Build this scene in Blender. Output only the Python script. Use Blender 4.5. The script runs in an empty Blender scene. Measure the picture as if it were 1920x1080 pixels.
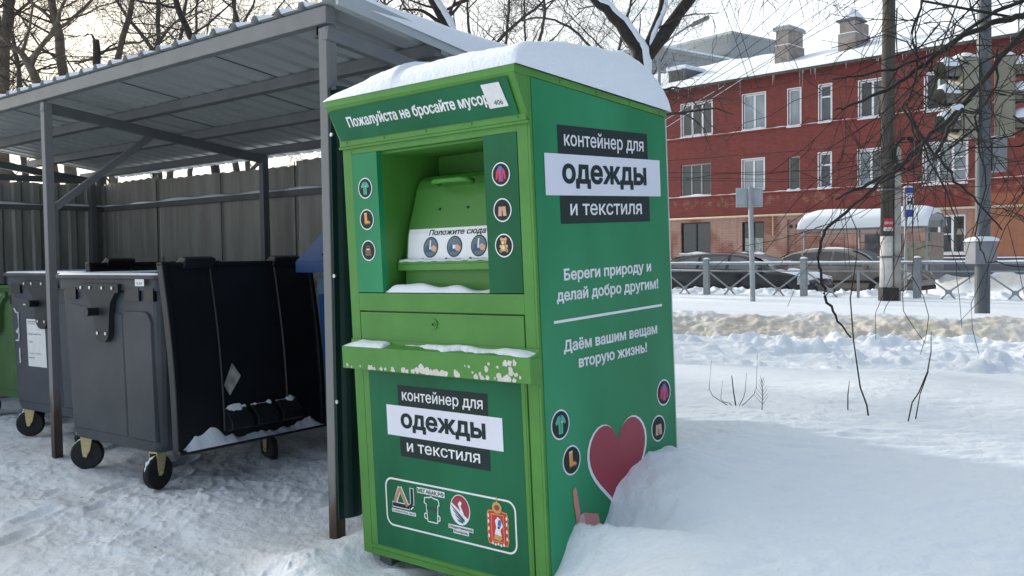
import bpy, math, random
import numpy as np
from mathutils import Matrix, Vector
R = math.radians
rng = random.Random(7)
sc = bpy.context.scene
col = sc.collection

# ------------------------------------------------------------------ camera
cam_d = bpy.data.cameras.new('camera'); cam = bpy.data.objects.new('camera', cam_d); col.objects.link(cam)
PITCH, ROLL, EYE = R(2.15), 0.014, 1.45
fw = Vector((0, math.cos(PITCH), -math.sin(PITCH))); r0 = Vector((1, 0, 0)); u0 = r0.cross(fw)
rr = r0*math.cos(ROLL) - u0*math.sin(ROLL); uu = u0*math.cos(ROLL) + r0*math.sin(ROLL)
cam.matrix_world = Matrix(((rr.x, uu.x, -fw.x, 0), (rr.y, uu.y, -fw.y, 0), (rr.z, uu.z, -fw.z, EYE), (0, 0, 0, 1)))
cam_d.sensor_width = 36; cam_d.lens = 1727/1920*36; cam_d.clip_start = .05; cam_d.clip_end = 3000
sc.camera = cam
# ------------------------------------------------------------------ light
SUN_AZ, SUN_EL = R(-45.5), R(19)
sdir = Vector((math.sin(SUN_AZ)*math.cos(SUN_EL), math.cos(SUN_AZ)*math.cos(SUN_EL), math.sin(SUN_EL)))
w = bpy.data.worlds.new('World'); sc.world = w; w.use_nodes = True
nt = w.node_tree; bg = nt.nodes['Background']
sky = nt.nodes.new('ShaderNodeTexSky'); sky.sky_type = 'NISHITA'; sky.sun_disc = False
sky.sun_elevation = SUN_EL; sky.sun_rotation = SUN_AZ % (2*math.pi); sky.dust_density = 3.0
tc = nt.nodes.new('ShaderNodeTexCoord')
dp = nt.nodes.new('ShaderNodeVectorMath'); dp.operation = 'DOT_PRODUCT'; dp.inputs[1].default_value = sdir
nt.links.new(tc.outputs['Generated'], dp.inputs[0])
cr = nt.nodes.new('ShaderNodeValToRGB'); e = cr.color_ramp.elements
e[0].position = 0.0; e[0].color = (.24, .295, .38, 1); e[1].position = 1.0; e[1].color = (3.2, 2.9, 2.4, 1)
el = cr.color_ramp.elements.new(.24); el.color = (.84, .92, .97, 1)
el = cr.color_ramp.elements.new(.62); el.color = (.88, .94, .97, 1)
el = cr.color_ramp.elements.new(.86); el.color = (1.0, .98, .90, 1)
el = cr.color_ramp.elements.new(.955); el.color = (1.15, 1.08, .90, 1)
nt.links.new(dp.outputs['Value'], cr.inputs[0])
ns = nt.nodes.new('ShaderNodeTexNoise'); ns.inputs['Scale'].default_value = 3.2; ns.inputs['Detail'].default_value = 6
mp = nt.nodes.new('ShaderNodeMapping'); mp.inputs['Scale'].default_value = (1, 1, 3)
nt.links.new(tc.outputs['Generated'], mp.inputs[0]); nt.links.new(mp.outputs[0], ns.inputs[0])
mr = nt.nodes.new('ShaderNodeMapRange'); mr.inputs['From Min'].default_value = .3; mr.inputs['From Max'].default_value = .7
mr.inputs['To Min'].default_value = 7.4; mr.inputs['To Max'].default_value = 9.0
nt.links.new(ns.outputs[0], mr.inputs[0])
sca = nt.nodes.new('ShaderNodeVectorMath'); sca.operation = 'SCALE'
sz_ = nt.nodes.new('ShaderNodeSeparateXYZ'); nt.links.new(tc.outputs['Generated'], sz_.inputs[0])
zr_ = nt.nodes.new('ShaderNodeMapRange'); zr_.inputs['From Min'].default_value = .38; zr_.inputs['From Max'].default_value = .8; zr_.inputs['To Min'].default_value = 1.0; zr_.inputs['To Max'].default_value = .92
nt.links.new(sz_.outputs['Z'], zr_.inputs[0])
ml_ = nt.nodes.new('ShaderNodeMath'); ml_.operation = 'MULTIPLY'; nt.links.new(mr.outputs[0], ml_.inputs[0]); nt.links.new(zr_.outputs[0], ml_.inputs[1])
nt.links.new(cr.outputs[0], sca.inputs[0]); nt.links.new(ml_.outputs[0], sca.inputs['Scale'])
mix = nt.nodes.new('ShaderNodeMix'); mix.data_type = 'RGBA'; mix.inputs[0].default_value = .88
nt.links.new(sky.outputs[0], mix.inputs[6]); nt.links.new(sca.outputs[0], mix.inputs[7])
nt.links.new(mix.outputs[2], bg.inputs[0]); bg.inputs[1].default_value = .1
sl = bpy.data.lights.new('sun', 'SUN'); so = bpy.data.objects.new('sun', sl); col.objects.link(so)
sl.energy = 2.4; sl.angle = R(3); sl.color = (1, .93, .82)
so.rotation_euler = (-sdir).to_track_quat('-Z', 'Y').to_euler()
sc.view_settings.view_transform = 'Standard'; sc.view_settings.look = 'None'; sc.view_settings.exposure = 0.88; sc.view_settings.gamma = 1
sc.render.engine = 'CYCLES'
sc.cycles.use_denoising = True
sc.cycles.max_bounces = 6

# ------------------------------------------------------------------ helpers
MATS = {}
def pm(name, c, rough=.6, var=.12, scale=6, c2=None, bump=0, bscale=30, metal=0, spec=.5, lo=.35, hi=.65, detail=5, bdist=.01, stretch=None):
    if name in MATS: return MATS[name]
    m = bpy.data.materials.new(name); m.use_nodes = True; t = m.node_tree; b = t.nodes['Principled BSDF']
    b.inputs['Roughness'].default_value = rough; b.inputs['Metallic'].default_value = metal; b.inputs['Specular IOR Level'].default_value = spec
    co = t.nodes.new('ShaderNodeTexCoord'); src = co.outputs['Object']
    if stretch:
        mpn = t.nodes.new('ShaderNodeMapping'); mpn.inputs['Scale'].default_value = stretch; t.links.new(src, mpn.inputs[0]); src = mpn.outputs[0]
    n = t.nodes.new('ShaderNodeTexNoise'); n.inputs['Scale'].default_value = scale; n.inputs['Detail'].default_value = detail
    t.links.new(src, n.inputs[0])
    r = t.nodes.new('ShaderNodeValToRGB'); a, z = r.color_ramp.elements; a.position = lo; z.position = hi
    if c2 is None:
        a.color = tuple(max(0, x*(1-var)) for x in c)+(1,); z.color = tuple(min(1, x*(1+var)) for x in c)+(1,)
    else: a.color = tuple(c)+(1,); z.color = tuple(c2)+(1,)
    t.links.new(n.outputs[0], r.inputs[0]); t.links.new(r.outputs[0], b.inputs['Base Color'])
    if bump:
        n2 = t.nodes.new('ShaderNodeTexNoise'); n2.inputs['Scale'].default_value = bscale; n2.inputs['Detail'].default_value = 6
        t.links.new(src, n2.inputs[0])
        bp = t.nodes.new('ShaderNodeBump'); bp.inputs['Strength'].default_value = bump; bp.inputs['Distance'].default_value = bdist
        t.links.new(n2.outputs[0], bp.inputs['Height']); t.links.new(bp.outputs[0], b.inputs['Normal'])
    MATS[name] = m; return m

class MB:
    """collects geometry, builds ONE mesh object"""
    def __init__(s): s.v = []; s.f = []; s.m = []; s.n = 0
    def add(s, vs, fs, mi=0):
        o = s.n; s.v.extend(vs); s.n += len(vs)
        s.f.extend([tuple(i+o for i in f) for f in fs]); s.m.extend([mi]*len(fs)); return s
    def box(s, a, b, mi=0, M=None, taper=None):
        x0, y0, z0 = a; x1, y1, z1 = b
        vs = [(x0,y0,z0),(x1,y0,z0),(x1,y1,z0),(x0,y1,z0),(x0,y0,z1),(x1,y0,z1),(x1,y1,z1),(x0,y1,z1)]
        if M is not None: vs = [tuple(M @ Vector(v)) for v in vs]
        return s.add(vs, [(0,3,2,1),(4,5,6,7),(0,1,5,4),(1,2,6,5),(2,3,7,6),(3,0,4,7)], mi)
    def beam(s, p, q, w_, h_, mi=0, up=(0,0,1)):
        p = Vector(p); q = Vector(q); d = (q-p).normalized(); sd = d.cross(Vector(up))
        if sd.length < 1e-4: sd = d.cross(Vector((0,1,0)))
        sd.normalize(); u = sd.cross(d)
        vs = []
        for c in (p, q):
            for a, b in ((-1,-1),(1,-1),(1,1),(-1,1)): vs.append(tuple(c+sd*a*w_/2+u*b*h_/2))
        return s.add(vs, [(0,1,2,3),(7,6,5,4),(0,4,5,1),(1,5,6,2),(2,6,7,3),(3,7,4,0)], mi)
    def tube(s, pts, rad, k=6, mi=0, cap=True):
        P = np.array(pts, float); n = len(P)
        r = np.full(n, rad) if np.isscalar(rad) else np.array(rad, float)
        T = np.empty_like(P); T[1:-1] = P[2:]-P[:-2]; T[0] = P[1]-P[0]; T[-1] = P[-1]-P[-2]
        T /= np.linalg.norm(T, axis=1)[:,None]+1e-12
        ref = np.array([0,0,1.]) if abs(T[0,2]) < .9 else np.array([1.,0,0])
        A = np.cross(T, ref); A /= np.linalg.norm(A, axis=1)[:,None]+1e-12; B = np.cross(T, A)
        an = np.arange(k)*2*math.pi/k
        V = P[:,None,:]+r[:,None,None]*(A[:,None,:]*np.cos(an)[None,:,None]+B[:,None,:]*np.sin(an)[None,:,None])
        fs = []
        for i in range(n-1):
            for j in range(k):
                j2 = (j+1) % k; fs.append((i*k+j, i*k+j2, (i+1)*k+j2, (i+1)*k+j))
        if cap: fs.append(tuple(range(k))[::-1]); fs.append(tuple((n-1)*k+j for j in range(k)))
        return s.add([tuple(x) for x in V.reshape(-1,3)], fs, mi)
    def prism(s, poly, fr, d, mi=0):
        """2-D polygon (u,v) mapped with fr(u,v,h), thickness h 0..d"""
        n = len(poly)
        vs = [tuple(fr(u, v, 0)) for u, v in poly]+[tuple(fr(u, v, d)) for u, v in poly]
        fs = [tuple(range(n)), tuple(range(2*n-1, n-1, -1))]+[(i, i+n, (i+1) % n+n, (i+1) % n) for i in range(n)]
        return s.add(vs, fs, mi)
    def poly(s, poly, fr, mi=0): return s.add([tuple(fr(u, v)) for u, v in poly], [tuple(range(len(poly)))], mi)
    def grid(s, fn, nu, nv, mi=0):
        vs = [tuple(fn(i/nu, j/nv)) for j in range(nv+1) for i in range(nu+1)]
        fs = [(j*(nu+1)+i, j*(nu+1)+i+1, (j+1)*(nu+1)+i+1, (j+1)*(nu+1)+i) for j in range(nv) for i in range(nu)]
        return s.add(vs, fs, mi)
    def build(s, name, mats, parent=None, smooth=False, bevel=0, mat4=None):
        me = bpy.data.meshes.new(name); me.from_pydata(s.v, [], s.f)
        if not isinstance(mats, (list, tuple)): mats = [mats]
        for m in mats: me.materials.append(m)
        if len(mats) > 1: me.polygons.foreach_set('material_index', s.m)
        if smooth: me.polygons.foreach_set('use_smooth', [True]*len(me.polygons))
        me.update()
        o = bpy.data.objects.new(name, me); col.objects.link(o)
        if parent: o.parent = parent
        if mat4 is not None: o.matrix_local = mat4
        if bevel:
            b = o.modifiers.new('bevel', 'BEVEL'); b.width = bevel; b.segments = 2; b.limit_method = 'ANGLE'
        return o
def tag(o, label=None, cat=None, group=None, kind=None):
    if label: o['label'] = label
    if cat: o['category'] = cat
    if group: o['group'] = group
    if kind: o['kind'] = kind
    return o
def thing(name, label, cat, mat4=None, loc=None, rz=0, group=None):
    o = bpy.data.objects.new(name, None); col.objects.link(o); o.empty_display_size = .2
    if mat4 is not None: o.matrix_world = mat4
    else:
        o.location = loc or (0,0,0); o.rotation_euler = (0,0,rz)
    return tag(o, label, cat, group)
def copy_tree(o, parent=None):
    c = o.copy(); col.objects.link(c); c.parent = parent
    for ch in [x for x in bpy.data.objects if x.parent == o]: copy_tree(ch, c)
    return c
def ico(n): return [(math.cos(2*math.pi*i/n), math.sin(2*math.pi*i/n)) for i in range(n)]
def sst(a, b, x):
    t = np.clip((x-a)/(b-a), 0, 1); return t*t*(3-2*t)
def vnoise(x, y, seed=0):
    xi = np.floor(x).astype(np.int64); yi = np.floor(y).astype(np.int64); fx = x-xi; fy = y-yi
    fx = fx*fx*fx*(fx*(fx*6-15)+10); fy = fy*fy*fy*(fy*(fy*6-15)+10)
    def h(a, b):
        n = (a*374761393+b*668265263+seed*982451653) & 0x7fffffff
        n = ((n ^ (n >> 13))*1274126177) & 0x7fffffff
        return ((n ^ (n >> 16)) & 0xffff)/65535.0*2-1
    return (h(xi,yi)*(1-fx)+h(xi+1,yi)*fx)*(1-fy)+(h(xi,yi+1)*(1-fx)+h(xi+1,yi+1)*fx)*fy
def fbm(x, y, s, o=4, seed=0, billow=False):
    t = 0; a = 1; tot = 0
    for i in range(o):
        n = vnoise(x/s+17.3*i, y/s-9.1*i, seed+i)
        t = t+a*((1-2*np.abs(n)) if billow else n); tot += a; a *= .5; s *= .48
    return t/tot

# ------------------------------------------------------------------ materials
def snow_mat(name, dirt=False, bscale=35, bstr=.35, c=(.80,.85,.92)):
    m = bpy.data.materials.new(name); m.use_nodes = True; t = m.node_tree; b = t.nodes['Principled BSDF']
    b.inputs['Roughness'].default_value = .7; b.inputs['Specular IOR Level'].default_value = .25
    co = t.nodes.new('ShaderNodeTexCoord')
    n1 = t.nodes.new('ShaderNodeTexNoise'); n1.inputs['Scale'].default_value = bscale; n1.inputs['Detail'].default_value = 7; n1.inputs['Roughness'].default_value = .62
    t.links.new(co.outputs['Object'], n1.inputs[0])
    bp = t.nodes.new('ShaderNodeBump'); bp.inputs['Strength'].default_value = bstr; bp.inputs['Distance'].default_value = .012
    t.links.new(n1.outputs[0], bp.inputs['Height']); t.links.new(bp.outputs[0], b.inputs['Normal'])
    if dirt:
        at = t.nodes.new('ShaderNodeAttribute'); at.attribute_name = 'dirt'
        n2 = t.nodes.new('ShaderNodeTexNoise'); n2.inputs['Scale'].default_value = 4.5; n2.inputs['Detail'].default_value = 8
        t.links.new(co.outputs['Object'], n2.inputs[0])
        mul = t.nodes.new('ShaderNodeMath'); mul.operation = 'MULTIPLY_ADD'
        t.links.new(n2.outputs[0], mul.inputs[0]); mul.inputs[1].default_value = .9; mul.inputs[2].default_value = .45
        mu2 = t.nodes.new('ShaderNodeMath'); mu2.operation = 'MULTIPLY'; mu2.use_clamp = True
        t.links.new(mul.outputs[0], mu2.inputs[0]); t.links.new(at.outputs['Fac'], mu2.inputs[1])
        mx = t.nodes.new('ShaderNodeMix'); mx.data_type = 'RGBA'; mx.inputs[6].default_value = c+(1,); mx.inputs[7].default_value = (.53,.485,.41,1)
        t.links.new(mu2.outputs[0], mx.inputs[0])
        n3 = t.nodes.new('ShaderNodeTexVoronoi'); n3.inputs['Scale'].default_value = 5.5   # grit and crumbs lying in the trodden snow
        t.links.new(co.outputs['Object'], n3.inputs[0])
        gr = t.nodes.new('ShaderNodeValToRGB'); gr.color_ramp.elements[0].position = .035; gr.color_ramp.elements[0].color = (1,1,1,1); gr.color_ramp.elements[1].position = .06; gr.color_ramp.elements[1].color = (0,0,0,1)
        t.links.new(n3.outputs['Distance'], gr.inputs[0])
        at2 = t.nodes.new('ShaderNodeAttribute'); at2.attribute_name = 'grit'
        mu3 = t.nodes.new('ShaderNodeMath'); mu3.operation = 'MULTIPLY'; t.links.new(gr.outputs[0], mu3.inputs[0]); t.links.new(at2.outputs['Fac'], mu3.inputs[1])
        mx2 = t.nodes.new('ShaderNodeMix'); mx2.data_type = 'RGBA'; mx2.inputs[7].default_value = (.16,.13,.10,1)
        t.links.new(mu3.outputs[0], mx2.inputs[0]); t.links.new(mx.outputs[2], mx2.inputs[6]); t.links.new(mx2.outputs[2], b.inputs['Base Color'])
    else: b.inputs['Base Color'].default_value = c+(1,)
    return m
SNOW = snow_mat('snow', False, 55, .55); SNOWG = snow_mat('snow_ground', True, 46, .65)
GREEN = pm('green_paint', (.058,.215,.030), .45, c2=(.074,.26,.040), scale=4, bump=.16, bscale=4.5, bdist=.02)
GREEN_IN = pm('green_paint_inside', (.06,.215,.033), .5, .08, 3)
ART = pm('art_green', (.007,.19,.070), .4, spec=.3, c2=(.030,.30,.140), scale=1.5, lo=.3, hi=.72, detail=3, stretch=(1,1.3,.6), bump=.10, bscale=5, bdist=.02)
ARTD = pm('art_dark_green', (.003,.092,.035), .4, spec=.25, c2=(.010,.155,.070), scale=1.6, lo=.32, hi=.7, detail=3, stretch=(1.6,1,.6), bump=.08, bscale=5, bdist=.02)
INK = pm('ink_black', (.012,.026,.026), .5, .05, spec=.25); WHITE = pm('print_white', (.80,.81,.84), .4, .02)
LAV = pm('print_plate', (.72,.74,.84), .4, .02)
BARE = pm('bare_primer', (.62,.58,.55), .6, .08, 20)
HEART = pm('print_heart', (.33,.03,.055), .4, .04); PINK = pm('print_pink', (.58,.24,.22), .45, .05); PINK2 = pm('print_nail', (.62,.42,.42), .45, .03)
ORANGE = pm('print_orange', (.75,.33,.08), .5, .1); BROWN = pm('print_brown', (.16,.09,.06), .5, .1); TAN = pm('print_tan', (.62,.36,.17), .5, .1); TANL = pm('print_cream', (.75,.6,.42), .5, .05)
REDP = pm('print_red', (.65,.03,.1), .5, .1); BLUEP = pm('print_blue', (.05,.15,.5), .5, .1); GRNP = pm('print_teal', (.08,.45,.28), .5, .1); GOLD = pm('print_gold', (.55,.36,.1), .5, .1); SKINP = pm('print_skin', (.62,.36,.26), .5, .1)
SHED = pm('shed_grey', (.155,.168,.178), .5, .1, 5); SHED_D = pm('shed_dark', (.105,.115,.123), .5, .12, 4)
RUSTY = pm('shed_post_worn', (.17,.17,.17), .55, c2=(.23,.225,.22), scale=5, bump=.2, bscale=60)
RUST = pm('shed_post_rust', (.075,.055,.042), .75, c2=(.19,.18,.17), scale=6, lo=.38, hi=.6)
ROOFU = pm('roof_sheet', (.38,.42,.43), .36, .05, 2, metal=.2)
FENCE = pm('fence_sheet', (.22,.21,.185), .55, c2=(.31,.30,.27), scale=3, stretch=(2.2,2.2,.35)); FENCE2 = pm('fence_sheet_side', (.19,.195,.18), .5, c2=(.30,.30,.28), scale=3, stretch=(6,6,.5)); RAILM = pm('fence_rail', (.10,.105,.11), .6, .15)
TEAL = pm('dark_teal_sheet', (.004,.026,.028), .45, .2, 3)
BIN = pm('bin_plastic', (.040,.047,.058), .5, c2=(.058,.065,.076), scale=3, bump=.05, bscale=80, spec=.3); BIN_L = pm('bin_plastic_light', (.042,.051,.068), .5, c2=(.058,.067,.083), scale=3, spec=.3)
BIN_K = pm('bin_lid_black', (.006,.0075,.011), .45, .3, 6); BIN_G = pm('bin_plastic_green', (.055,.125,.04), .5, .12, 5)
BLUE = pm('blue_paint', (.008,.05,.16), .42, .1, 5); BLUEG = pm('blue_grey', (.075,.13,.20), .5, .1)
RUB = pm('rubber', (.012,.012,.014), .7, .3, 12); ZINC = pm('zinc_gold', (.60,.51,.27), .4, .15, 9, metal=.6); CHROME = pm('bolt', (.55,.57,.58), .35, .1, metal=.8)
GREYM = pm('galvanised', (.31,.34,.36), .5, .1, 6); PAPER = pm('paper', (.70,.71,.72), .7, .05, 30)
TXT = pm('print_text', (.08,.08,.09), .6, .02); TXTG = pm('print_text_grey', (.33,.34,.36), .6, .02)
BARK = pm('bark', (.045,.040,.036), .9, c2=(.085,.078,.068), scale=14, bump=.5, bscale=50); BARK_D = pm('bark_dark', (.018,.015,.014), .9, c2=(.036,.031,.028), scale=14, bump=.4, bscale=40); TWIG = pm('twig', (.050,.040,.034), .9, .3, 6)
BARK_B = pm('bark_brown', (.085,.066,.048), .9, c2=(.14,.115,.09), scale=9, bump=.5, bscale=40)

# ------------------------------------------------------------------ frames
RC = np.array([[0.7638,0.6447,-0.0302],[-0.6453,0.7637,-0.0172],[0.0120,0.0327,0.9994]])
RC[:,0] /= np.linalg.norm(RC[:,0]); RC[:,2] = np.cross(RC[:,0], RC[:,1]); RC[:,2] /= np.linalg.norm(RC[:,2]); RC[:,1] = np.cross(RC[:,2], RC[:,0])
P0 = np.array([-.713, 4.288, .06])
M_C = Matrix([list(RC[i])+[P0[i]] for i in range(3)]+[[0,0,0,1]])
YAW = R(-40.2)
SO = np.array([-.906, 4.64, 0]); SX = np.array([math.cos(YAW), math.sin(YAW)]); SY = np.array([-SX[1], SX[0]])
M_S = Matrix.Translation(Vector(SO)) @ Matrix.Rotation(YAW, 4, 'Z')
W, D = 1.107, 1.004

# ------------------------------------------------------------------ ground
PR = P0[:2]+RC[:2,0]*W
_pa = [(-1.2,.02),(-.45,.03),(-.12,.11),(.03,.175),(.081,.215),(.15,.315),(.191,.352),(.25,.29),(.309,.262),(.36,.275),(.42,.325),(.477,.438),(.6,.50),(.756,.545),(.887,.548),(1.0,.512),(1.2,.5),(1.6,.47),(3,.45)]
PAX = np.array([p[0] for p in _pa]); PAZ = np.array([p[1] for p in _pa])
def ground(x, y, extra=False):
    dx = x-PR[0]; dy = y-PR[1]
    a = dx*RC[0,1]+dy*RC[1,1]; b = dx*RC[0,0]+dy*RC[1,0]
    sx_ = (x-SO[0])*SX[0]+(y-SO[1])*SX[1]; sy_ = (x-SO[0])*SY[0]+(y-SO[1])*SY[1]
    d = np.hypot(x, y)
    p = np.interp(a+.02*fbm(x, y, .08, 3, 41)*(b < .3), PAX, PAZ)+.008*fbm(x, y, .04, 3, 43)*sst(.22, .02, b)*sst(-.3, .1, a)
    plat = .43+.03*fbm(x, y, 2.6, 2, 5)-.10*np.exp(-((a+.9)**2+(b-.9)**2)/.6)
    g = sst(0, .75, b)
    right = p*(1-g)+plat*g
    left = p*sst(-.75, 0, b)
    rv = sst(.02, .13, x/np.maximum(y, .1))*(y > 0)
    gb = sst(0, .75, np.abs(b)); tgt = p*(1-gb)+plat*gb
    lb = .02+(tgt-.02)*np.maximum(sst(-1.0, -.02, b), rv); k9 = sst(.75, 1.05, a); left = left*(1-k9)+lb*k9
    z = np.where(b > 0, right, left)
    # fresh snow heap at the container's left foot, against the wall panel
    z = z+.09*np.exp(-((sx_-.24)**2/.02+(sy_-.02)**2/.05))+.05*np.exp(-((sx_-.15)**2/.10+(sy_+.35)**2/.05))
    # behind the shed and fence
    beh = sst(2.1, 3.5, sy_)*sst(1.6, .2, sx_)*(1-rv); z = z*(1-beh)+.30*beh
    lft = sst(-6.9, -8.5, sx_); z = z*(1-lft)+.25*lft
    # street side bands
    v = y+.42*x; onr = rv
    z = z-onr*(z-.36)*sst(8.8, 9.6, v)
    lump = sst(9.0, 9.5, v)*sst(12.7, 12.2, v)*onr
    cl = fbm(x, y, .55, 4, 21, True)
    z = z+lump*(.02*cl+.22*np.maximum(fbm(x, y, .26, 3, 33)-.08, 0)*sst(-.3,.3,fbm(x, y, .9, 2, 37))+.05*np.maximum(fbm(x, y, .5, 2, 39), 0)+.025*np.maximum(fbm(x, y, .13, 3, 35, True), 0)+.03*sst(10.5, 12.0, v))
    tr = sst(12.2, 12.7, v)*sst(15.0, 14.0, v)*onr
    z = z*(1-sst(12.2, 12.7, v)*onr)+sst(12.2, 12.7, v)*onr*(.14+.38*sst(12.7, 14.3, v)-.17*sst(15, 19, v))
    z = z+tr*(.05*fbm(x, y, .5, 4, 51, True)+.035*fbm(x, y, .16, 4, 55)+.02*fbm(x, y, .07, 2, 57))+.10*sst(14.0, 14.4, v)*sst(14.9, 14.5, v)*onr*np.maximum(fbm(x, y, .6, 3, 61), -.2)
    # beyond the kerb railing: cleared roadway, ploughed ridges
    q = (x*.657+y*.753); road = sst(21.1, 21.7, q)*sst(3, 4.5, x-.0*y)
    z = z*(1-road)+road*(.02+.16*np.exp(-(q-21.0)**2/.4))
    ridge = np.exp(-((q-20.85)/.4)**2)*(.10+.12*fbm(x, y, .35, 4, 71, True))*sst(3, 4.5, x)
    z = z+ridge
    z = z+(.62+.2*fbm(x, y, 1.2, 4, 75, True))*np.exp(-((q-28.6)/1.3)**2)*sst(.445,.475,x/np.maximum(y,.1))*(y > 0)
    z = z+.25*sst(29.5, 31, q)*sst(3, 5, x)
    # trodden yard in front of and under the shed
    yard = sst(.25, -.35, b)*sst(2.3, 1.6, sy_)*sst(14, 9, d)
    yard = yard*np.where(a > -.6, sst(-1.05, -1.25, b)*1.0+0*b, 1)
    mid = sst(.6, -.6, sy_-0.2)
    rough = .034*fbm(x, y, .6, 4, 3)+.016*fbm(x, y, .20, 4, 11)+.030*np.maximum(fbm(x, y, .11, 4, 13, True)-.25, 0)*sst(-.2, .5, fbm(x, y, .7, 3, 19))+.007*fbm(x, y, .045, 3, 17)
    z = z+yard*(rough*(.92-.25*sst(4.4, 2.6, d)))
    z = z+yard*.05*np.exp(-((sy_-1.5)/.7)**2)*(1+fbm(x, y, .4, 3, 15))
    # wheel ruts running along the yard
    for k, off in enumerate((-.55, -1.25, -1.9)):
        z = z-yard*.022*np.exp(-((sy_-off+.12*np.sin(sx_*.8+k))/.11)**2)
    # boot prints in the yard
    pr = random.Random(21); ok = (yard > .3) & (d < 9)
    if ok.any():
        xs_, ys_ = x[ok], y[ok]; dz = np.zeros_like(xs_)
        for k in range(90):
            if k % 6 == 0: px, py, pa = pr.uniform(-3.6, -.2), pr.uniform(2.0, 5.2), pr.uniform(0, 6.28)
            px += .34*math.cos(pa); py += .34*math.sin(pa); sgn = 1 if k % 2 else -1; ca, sa = math.cos(pa), math.sin(pa)
            e1 = (xs_-px)*ca+(ys_-py)*sa; e2 = -(xs_-px)*sa+(ys_-py)*ca-sgn*.09; q_ = (e1/.145)**2+(e2/.058)**2
            dz += -.026*np.exp(-q_**2)+.010*np.exp(-((np.sqrt(q_)-1.35)/.28)**2)
        z[ok] = z[ok]+dz*yard[ok]
    # wind ripple on the fresh snow
    z = z+(1-yard)*(.008*vnoise(x/.15+.6*y, y/.055, 91)+.0045*vnoise(x/.05+.5*y, y/.024, 93)+.012*fbm(x, y, .45, 2, 95))*sst(10, 5, d)
    if extra:
        dirt = tr*(.95+.4*fbm(x, y, 1.1, 3, 81))*sst(15, 14.0, v)*sst(12.1, 12.5, v)
        rd = sst(21.4, 22.0, q)*sst(3, 4.5, x)*.75*(q < 27)
        yd = yard*(np.clip(.25+1.1*fbm(x, y, .9, 4, 83), 0, 1)*.55+.45*sst(3.9, 2.9, d)*sst(.2,-1.2, x))
        dp_ = np.exp(-((q-28)/.7)**2)*.8*sst(.445,.475,x/np.maximum(y,.1))*(y > 0)
        dirt = np.clip(np.maximum.reduce([dirt, rd, yd, dp_])-.15, 0, 1)
        return z, dirt, yard
    return z
def gz(x, y): return float(ground(np.array([float(x)]), np.array([float(y)]))[0])
def build_ground():
    th = np.concatenate([np.linspace(-180, -38, 40)[:-1], np.linspace(-36, 36, 760), np.linspace(38, 180, 40)[1:-1]])
    rad = np.concatenate([[.3, .7, 1.2], np.exp(np.linspace(math.log(1.6), math.log(9), 430)), np.exp(np.linspace(math.log(9), math.log(25), 520))[1:], np.exp(np.linspace(math.log(25.2), math.log(36), 40)), np.exp(np.linspace(math.log(38), math.log(1500), 30))])
    T, Rr = np.meshgrid(np.radians(th), rad); X = Rr*np.sin(T); Y = Rr*np.cos(T)
    z, dirt, grit = ground(X.ravel(), Y.ravel(), True)
    n, k = len(rad), len(th)
    V = np.stack([X.ravel(), Y.ravel(), z], 1)
    i = np.arange(n-1)[:,None]*k; j = np.arange(k)[None,:]; j2 = (j+1) % k
    F = np.stack([i+j, i+k+j, i+k+j2, i+j2], -1).reshape(-1,4)
    cen = tuple(range(k))
    me = bpy.data.meshes.new('snow_ground')
    me.from_pydata(V.tolist(), [], F[:, ::-1].tolist()+[cen])
    me.polygons.foreach_set('use_smooth', [True]*len(me.polygons))
    for nm, arr in (('dirt', dirt), ('grit', grit)):
        at = me.attributes.new(nm, 'FLOAT', 'POINT'); at.data.foreach_set('value', arr.astype(np.float32))
    me.materials.append(SNOWG)
    o = bpy.data.objects.new('ground', me); col.objects.link(o); tag(o, 'snow covered ground, trodden in the yard and smooth beside the road', 'ground', kind='structure')
build_ground()

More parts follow.
